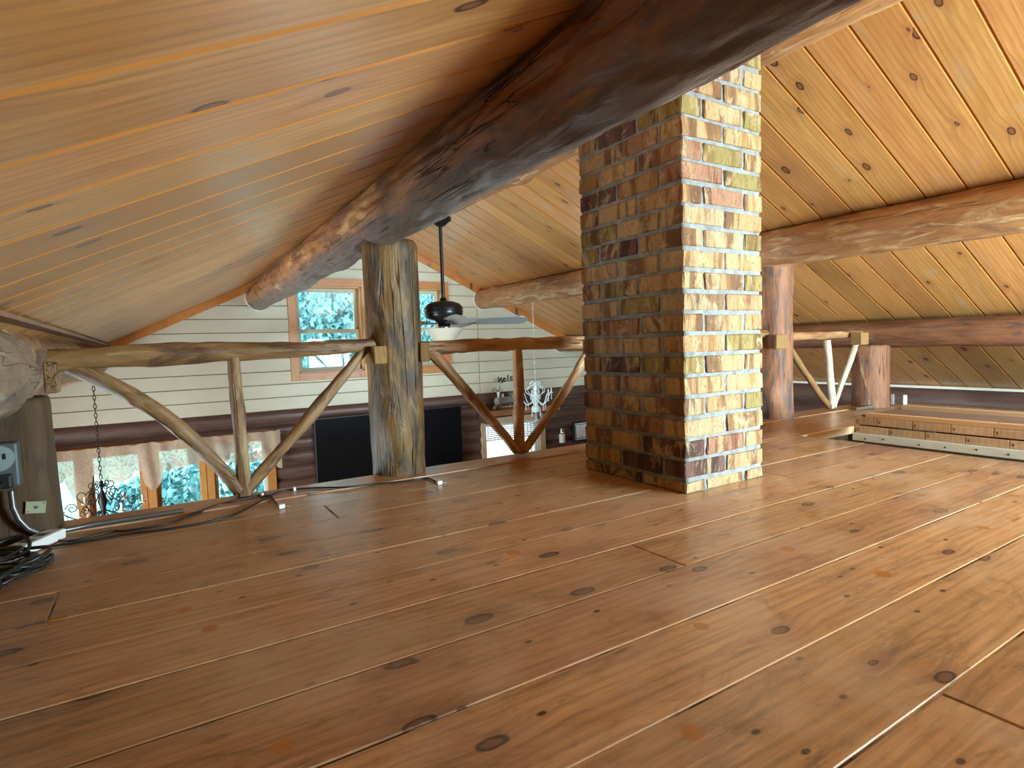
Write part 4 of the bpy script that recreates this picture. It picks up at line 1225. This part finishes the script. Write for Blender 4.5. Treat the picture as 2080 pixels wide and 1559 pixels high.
shelf = empty('wall_shelf', (G, -3.5, -0.26), 'brown wooden ledge with an orange front edge above the glass door', 'shelf')
MB().box(-.30, -.018, -.47, .46, 0.03, .055).build('board', M['darklog'], shelf)
MB().box(-.312, -.300, -.47, .46, 0.0, .062).build('front_edge', M['shelf_edge'], shelf, bevel=.002)
MB().box(-.28, -.018, -.45, -.42, -.09, .03).build('bracket', M['darklog'], shelf)
MB().box(-.28, -.018, .41, .44, -.09, .03).build('bracket', M['darklog'], shelf)

loco = empty('model_locomotive', (5.52, -3.32, -0.205), 'antique model steam locomotive standing on the ledge above the glass door', 'ornament', rot=(0, 0, math.radians(14)))
MB().box(-.04, .04, -.20, .15, .0, .02).build('base', M['antique'], loco, bevel=.002)
b_ = MB(); 
pts = [(0, .14, .095), (0, -.08, .095)]
b_.tube(pts, .042, 16); b_.build('boiler', M['antique_grey'], loco)
MB().box(-.045, .045, -.19, -.08, .03, .17).build('cab', M['antique_grey'], loco, bevel=.004)
MB().box(-.052, .052, -.20, -.07, .17, .18).build('cab_roof', M['antique'], loco, bevel=.002)
MB().lathe([(.012, .13), (.012, .16), (.02, .19), (.018, .195), (.001, .195)], 12, (0, .11, 0)).build('chimney_stack', M['candle'], loco)
MB().lathe([(.012, .13), (.014, .165), (.001, .175)], 12, (0, .045, 0)).build('steam_dome', M['candle'], loco)
for y in (-.15, -.085, -.02, .05, .11):
    w_ = MB(); w_.tube([(-.05, y, .035), (.05, y, .035)], .03 if y < 0 else .022, 16); w_.build('wheel', M['antique'], loco)
MB().tube([(-.052, -.15, .03), (-.052, .11, .03)], .004, 6).build('connecting_rod', M['candle'], loco)
MB().tube([(0, .15, .05), (0, .19, .01)], .02, 8).build('cowcatcher', M['antique'], loco)

wel = empty('welcome_sign', (5.60, -3.33, -0.205), 'curly dark wire stand holding the word welcome behind the model locomotive', 'ornament')
ws = MB()
ws.tube([(0, .09, 0), (0, .075, .12), (0, .06, .19), (0, .02, .26)], .0035, 6)
arc = [(0, .05 - .34 * t, .25 + .075 * math.sin(PI * (.18 + .64 * t)) - .02) for t in [i / 16 for i in range(17)]]
ws.tube(arc, .003, 6)
spiral((0, .10, .20), .035, 1.3, 0, PI / 2, ws, .0025)
spiral((0, .12, .13), .03, 1.3, PI, PI / 2, ws, .0025, -1)
spiral((0, .02, .20), .028, 1.3, 0, PI / 2, ws, .0025, -1)
ws.tube([(0, -.30, 0), (0, -.29, .12), (0, -.28, .24)], .0035, 6)
ws.build('stand', M['iron'], wel)
word = 'Welcome'
def letter_mesh(ch, size, ext, off):
    cu = bpy.data.curves.new('letter', 'FONT'); cu.body = ch; cu.size = size; cu.extrude = ext; cu.offset = off; cu.align_x = 'CENTER'
    o = bpy.data.objects.new('tmp', cu); COL.objects.link(o)
    bpy.context.view_layer.update()
    me = bpy.data.meshes.new_from_object(o.evaluated_get(bpy.context.evaluated_depsgraph_get()))
    bpy.data.objects.remove(o); bpy.data.curves.remove(cu)
    return me
for i, chx in enumerate(word):
    t = (i + .5) / len(word)
    y = .05 - .34 * t; zz = .25 + .075 * math.sin(PI * (.18 + .64 * t)) - .01
    me = letter_mesh(chx, .085, .002, .0015)
    me.materials.clear()
    link('letter', me, M['iron'], wel, mw=T(-.004, y, zz) @ Matrix.Rotation(0.6 * (.5 - t), 4, 'X') @ Euler((PI / 2, 0, -PI / 2)).to_matrix().to_4x4())

fr = empty('framed_certificate', (G - .03, -4.48, -.72), 'black framed certificate with a dark green mat on the log wall beside the chimney', 'picture')
FW, FH = .128, .25
for (p, q_, r, s) in ((-FW, -FW + .022, 0, FH), (FW - .03, FW, 0, FH), (-FW + .022, FW - .03, 0, .02), (-FW + .022, FW - .03, FH - .02, FH)):
    MB().box(-.012, .012, p, q_, r, s).build('frame_bar', M['tvframe'], fr, bevel=.001)
MB().box(-.004, .008, -FW + .012, FW - .018, .012, FH - .012).build('mount', M['paper'], fr)
mt = MB()
for (p, q_, r, s) in ((-.095, -.087, .035, .215), (.075, .083, .035, .215), (-.087, .075, .035, .043), (-.087, .075, .207, .215)):
    mt.box(-.006, -.004, p, q_, r, s)
mt.build('inner_border', M['ink'], fr)
tx = MB()
for i, (z_, hw) in enumerate(((.185, .03), (.165, .05), (.140, .045), (.118, .055), (.096, .05), (.074, .035), (.056, .05))):
    tx.box(-.0055, -.004, -.006 - hw, -.006 + hw, z_, z_ + .004)
tx.build('print_lines', M['text'], fr)

cd = empty('jar_sconce', (G - .045, -4.18, -.70), 'white jar with a shiny silver lid on the dark log wall left of the certificate', 'wall light')
MB().lathe([(.001, 0), (.036, 0), (.038, .01), (.038, .10), (.034, .108), (.001, .108)], 20).build('jar', M['candle'], cd)
MB().lathe([(.036, .108), (.040, .112), (.040, .125), (.03, .15), (.036, .165), (.038, .175), (.001, .177)], 20).build('lid', M['chrome'], cd)
MB().box(.034, .043, -.012, .012, .02, .06).build('bracket', M['iron'], cd)

# lace valance over the window bank
def valance():
    ya, yb = 0.98, -0.965
    NY, NZ = 220, 14
    def bottom(y):
        base = -0.425 + .02 * math.cos((y - .3) * 9)
        d = base
        for (c_, w_, dep) in ((.53, .085, .15), (.045, .075, .155), (.285, .12, .09), (-.95, .05, .13), (-.62, .2, .03)):
            e = max(0, 1 - ((y - c_) / w_) ** 2)
            d = min(d, base - dep * math.sqrt(e)) if e > 0 else d
        return d + .004 * math.cos(y * 160)
    vs = []
    for i in range(NY + 1):
        y = ya + (yb - ya) * i / NY
        zt = -.205 + .010 * noise.noise(Vector((y * 9, 0, 0))) + .004 * math.sin(y * 70)
        zb = bottom(y)
        for k in range(NZ + 1):
            t = k / NZ
            x = G - .085 + .012 * math.sin(y * 42 + 1.5 * t + 2 * noise.noise(Vector((y * 5, 0, 0)))) * (0.5 + .5 * t) + .012 * noise.noise(Vector((y * 12, t * 3, 0)))
            vs.append((x, y, zt + (zb - zt) * t))
    fs = [(i * (NZ + 1) + k, (i + 1) * (NZ + 1) + k, (i + 1) * (NZ + 1) + k + 1, i * (NZ + 1) + k + 1) for i in range(NY) for k in range(NZ)]
    mb = MB(); mb.add(vs, fs, True)
    return mb
vl = empty('lace_valance', (G, 0, 0), 'gathered beige lace valance with scalloped drops over the row of ground floor windows', 'curtain')
o = valance().build('lace', M['lace'], vl); o.matrix_basis = Matrix.Translation(-Vector(vl.location))
o = MB().tube([(G - .055, 1.0, -.235), (G - .055, -.98, -.235)], .008, 8).build('curtain_rod', M['casing'], vl); o.matrix_basis = Matrix.Translation(-Vector(vl.location))

# ------------------------------------------------------------------ left corner: box, conduit, strip, cables, card
XP = 2.052
bx = empty('outlet_box', (XP, .335, .15), 'grey outlet box with a round cover and a plug on the dark sawn post', 'electrical box')
MB().box(-.050, .0, -.020, .050, 0.018, .135).build('box', M['grey'], bx, bevel=.006, seg=2)
b_ = MB(); b_.tube([(-.050, .020, .098), (-.060, .020, .098)], .034, 24); b_.build('round_cover', M['cover'], bx, bevel=0)
MB().box(-.062, -.059, .003, .009, .095, .11).build('slot', M['rubber'], bx)
MB().box(-.062, -.059, .018, .024, .095, .11).build('slot', M['rubber'], bx)
MB().box(-.085, -.050, -.008, .026, .02, .055).build('plug', M['rubber'], bx, bevel=.005, seg=2)
MB().tube([(-.085, .01, .038), (-.11, .012, .03), (-.12, .02, .0), (-.115, .03, -.05)], .004, 8).build('cord', M['rubber'], bx)

cpts = [(2.020, .338, .155), (2.020, .337, .11), (2.022, .328, .075), (2.028, .312, .045), (2.04, .290, .024), (2.06, .265, .014), (2.078, .235, .0135), (2.095, .17, .013), (2.098, .05, .0125), (2.10, -.06, .012)]
MB().tube(cpts, .0075, 12).build('conduit', M['dull_steel'], None, label='long steel conduit bending down from the outlet box and along the loft edge', cat='conduit')
MB().tube([(2.098, .03, .0125), (2.0985, .02, .0125)], .012, 12).build('x', M['steel']) if False else None

st = empty('power_strip', (1.96, .30, 0.0015), 'white power strip lying on the floor at the foot of the dark sawn post', 'power strip', rot=(0, 0, math.radians(-28)))
MB().box(-.10, .10, -.026, .026, 0, .028).build('body', M['white'], st, bevel=.006, seg=2)
for i in range(3):
    MB().box(-.07 + i * .05, -.045 + i * .05, -.014, .014, .0275, .0288).build('socket', M['grey'], st)

card = empty('playing_card', (XP - .0045, .296, .080), 'playing card with a single heart pinned sideways on the dark sawn post', 'card', rot=(math.radians(7), 0, 0))
MB().box(0, .0006, -.022, .022, 0, .033).build('card_face', M['card'], card)
cu = MB()
hp = []
for i in range(24):
    t = 2 * PI * i / 24
    hp.append((-.0004, .00033 * 16 * math.sin(t) ** 3, .0165 + .00033 * (13 * math.cos(t) - 5 * math.cos(2 * t) - 2 * math.cos(3 * t) - math.cos(4 * t))))
cu.add(hp, [tuple(range(24))]); cu.build('heart', M['heart'], card)
for (yy, zz) in ((.017, .005), (-.017, .028)):
    cu = MB(); cu.add([(-.0004, yy + (h_[1]) * .4, zz + (h_[2] - .0165) * .4) for h_ in hp], [tuple(range(24))]); cu.build('pip', M['heart'], card)

def smooth_path(pts, n=6):
    out = []
    P4 = [Vector(p) for p in pts]
    P4 = [P4[0]] + P4 + [P4[-1]]
    for i in range(1, len(P4) - 2):
        for j in range(n):
            t = j / n
            a, b, c, d = P4[i - 1], P4[i], P4[i + 1], P4[i + 2]
            out.append(0.5 * ((2 * b) + (-a + c) * t + (2 * a - 5 * b + 4 * c - d) * t * t + (-a + 3 * b - 3 * c + d) * t ** 3))
    out.append(P4[-2]); return out
F = lambda x, y, z=.0035: tuple(P(x, y, Z=z))
cA = [F(90, 1090), F(115, 1096), F(150, 1097), (2.012, .125, .0035), F(260, 1077), F(340, 1063), F(400, 1041), F(440, 1026), F(480, 1016, .008), F(540, 1003, .008)]
MB().tube(smooth_path([(1.93, .30, .032)] + cA), .0033, 8).build('black_cable', M['rubber'], None, label='black cable running along the loft edge to the foot of the left V braces', cat='cable')
cB = [F(20, 1130), F(80, 1113), F(180, 1098), F(260, 1084), F(340, 1074), F(420, 1060), F(470, 1047), F(505, 1030), F(535, 1014, .008), F(565, 999, .008), F(600, 993, .008), F(650, 990, .008), F(700, 989, .008), F(760, 983), F(830, 976), F(866, 971), F(880, 975), F(890, 981)]
MB().tube(smooth_path([(1.90, .33, .004)] + cB), .0033, 8).build('black_cable', M['rubber'], None, label='longer black cable crossing the first and ending in front of the tall cracked post', cat='cable')
cC = [F(530, 1010, .008), F(548, 1006, .011), F(556, 1015), F(565, 1026)]
MB().tube(smooth_path(cC), .003, 8).build('black_cable', M['rubber'], None, label='short black cable tail ending in a plug beside the left V braces', cat='cable')
def clip(px, py, lab, rz=0.0, z=.004):
    c_ = empty('cable_clip', F(px, py, z), lab, 'cable clip', 'white cable clips along the loft edge', rot=(0, 0, rz))
    MB().box(-.006, .006, -.005, .005, -.003, .011).build('clip', M['white'], c_, bevel=.002)
    MB().box(-.0005, .0005, -.0015, .0015, .011, .013).build('nail', M['steel'], c_)
clip(598, 995, 'white cable clip right of the left V braces, highest of the row', z=.0075)
clip(532, 1007, 'white cable clip at the foot of the left V braces', rz=.6, z=.0075)
def plug(px, py, lab, rz):
    c_ = empty('cable_plug', F(px, py, .006), lab, 'plug', rot=(0, 0, rz))
    MB().box(-.008, .008, -.012, .008, -.005, .009).build('body', M['white'], c_, bevel=.003, seg=2)
    MB().box(-.006, .003, -.014, -.010, -.003, .003).build('tip', M['rubber'], c_)
    MB().tube([(0, -.012, 0), (-.004, -.030, -.003)], .0012, 6).build('pin', M['steel'], c_)
plug(570, 1029, 'small white plug on the floor at the end of the short cable tail', .2)
plug(891, 981, 'small white plug on the floor in front of the tall cracked post', .1)
cl = MB()
rs = random.Random(5)
for i in range(9):
    cx, cy = 1.78 + rs.uniform(-.05, .05), .355 + rs.uniform(-.03, .03)
    ra, rb = rs.uniform(.07, .13), rs.uniform(.05, .085)
    an = rs.uniform(-.5, .9)
    pts = []
    for k in range(22):
        t = 2 * PI * k / 22
        u, v = ra * math.cos(t), rb * math.sin(t)
        pts.append((cx + u * math.cos(an) - v * math.sin(an), cy + u * math.sin(an) + v * math.cos(an), .006 + .005 * i + .010 * math.sin(t * 2 + i)))
    cl.tube(pts, .0042, 7, closed=True)
cl.tube(smooth_path([F(60, 1150, .02), F(100, 1126, .006), F(106, 1131, .006), F(90, 1150, .005), F(60, 1162, .005), F(20, 1176, .006), F(-30, 1188, .01)]), .0042, 7)
cl.box(1.63, 1.68, .31, .34, .002, .03)
cl.build('cable_bundle', M['rubber'], None, label='tangled coil of black cables on the floor at the left frame edge', cat='cable')

# ------------------------------------------------------------------ outdoors: ground and trees
MB().box(G + .19, 60, -40, 40, -3.3, -3.2).build('ground', M['ground'], kind='structure')
MB().box(G + .19, 24, -22, -3.1, -3.2, -3.12).build('driveway', M['white'], kind='structure')
MB().box(G + .19, G + 2.0, -5.2, -2.6, -2.6, -2.45).build('porch_slab', M['white'], kind='structure')

def leaf_cloud(blobs, n, size, seed):
    rs = random.Random(seed)
    vs, fs = [], []
    tot = sum(b[3] ** 2 for b in blobs)
    for (x, y, z, r) in blobs:
        for _ in range(int(n * r * r / tot)):
            d = Vector((rs.gauss(0, 1), rs.gauss(0, 1), rs.gauss(0, 1))).normalized() * r * (rs.random() ** .4)
            c = Vector((x, y, z)) + Vector((d.x, d.y, d.z * .8))
            e = Euler((rs.uniform(0, 6.3), rs.uniform(0, 6.3), rs.uniform(0, 6.3))).to_matrix()
            s = size * rs.uniform(.6, 1.4)
            k = len(vs)
            for p in ((-s, 0, 0), (0, -s * .5, 0), (s, 0, 0), (0, s * .5, 0)):
                vs.append(tuple(c + e @ Vector(p)))
            fs.append((k, k + 1, k + 2, k + 3))
    me = bpy.data.meshes.new('foliage'); me.from_pydata(vs, [], fs); me.update()
    return me
def tree(x, y, base, h, label, seed, spread=2.4, n=9000, size=.10, nb=11):
    rs = random.Random(seed)
    root = empty('tree', (x, y, base), label, 'tree')
    tk = MB().tube([(0, 0, 0), (.1, .1, h * .3), (-.05, .2, h * .6), (.1, 0, h * .9)], [.22, .17, .11, .04], 10)
    tk.build('trunk', M['bark'], root)
    blobs = []
    for i in range(nb):
        a = rs.uniform(0, 2 * PI); rr = rs.uniform(.2, 1) * spread; zz = h * rs.uniform(.22, 1.0)
        bx_, by_ = rr * math.cos(a), rr * math.sin(a)
        blobs.append((bx_, by_, zz, rs.uniform(.7, 1.25)))
        br = MB().tube([(0, 0, zz * .7), (bx_ * .5, by_ * .5, zz * .92), (bx_, by_, zz)], [.07, .045, .015], 6)
        br.build('branch', M['bark'], root)
    fo = link('foliage', leaf_cloud(blobs, n, size, seed), M['leaf'], root, kind='stuff')
    return root
tree(13.5, 3.6, -3.2, 5.6, 'leafy tree outside seen through the leftmost ground floor panes', 1, n=16000, size=.075, spread=2.0)
tree(14.0, -0.8, -3.2, 6.4, 'leafy tree outside behind the middle ground floor panes', 2, n=18000, size=.075, spread=2.0)
tree(10.2, -2.9, -3.2, 7.6, 'tall leafy tree outside whose crown fills the upper left window', 3, spread=1.5, n=20000, size=.055, nb=13)
tree(13.5, -5.7, -3.2, 6.4, 'leafy tree outside seen through the upper right window', 4, n=10000, size=.075, spread=1.8)
tree(18.0, -4.4, -3.2, 6.2, 'distant leafy tree outside behind the crown seen through the upper left window', 7, n=9000, size=.09, spread=1.9)
def shrub(x, y, h, w, label, seed):
    rs = random.Random(seed)
    root = empty('shrub', (x, y, -3.2), label, 'shrub', 'shrubs below the trees outside')
    blobs = []
    for i in range(7):
        bx_, by_, zz = rs.uniform(-.5, .5) * w, rs.uniform(-.5, .5) * w, rs.uniform(.3, .9) * h
        blobs.append((bx_, by_, zz, rs.uniform(.45, .7)))
        MB().tube([(0, 0, 0), (bx_ * .5, by_ * .5, zz * .6), (bx_, by_, zz)], [.03, .02, .01], 5).build('stem', M['bark'], root)
    link('foliage', leaf_cloud(blobs, 5000, .06, seed), M['leaf'], root, kind='stuff')
shrub(9.6, 1.75, 2.0, 1.0, 'rounded green shrub outside, leftmost behind the ground floor window row', 11)
shrub(9.8, 0.0, 2.3, 1.3, 'rounded green shrub outside behind the middle ground floor panes', 12)
shrub(9.5, -1.65, 2.1, 1.0, 'rounded green shrub outside behind the rightmost ground floor pane', 13)
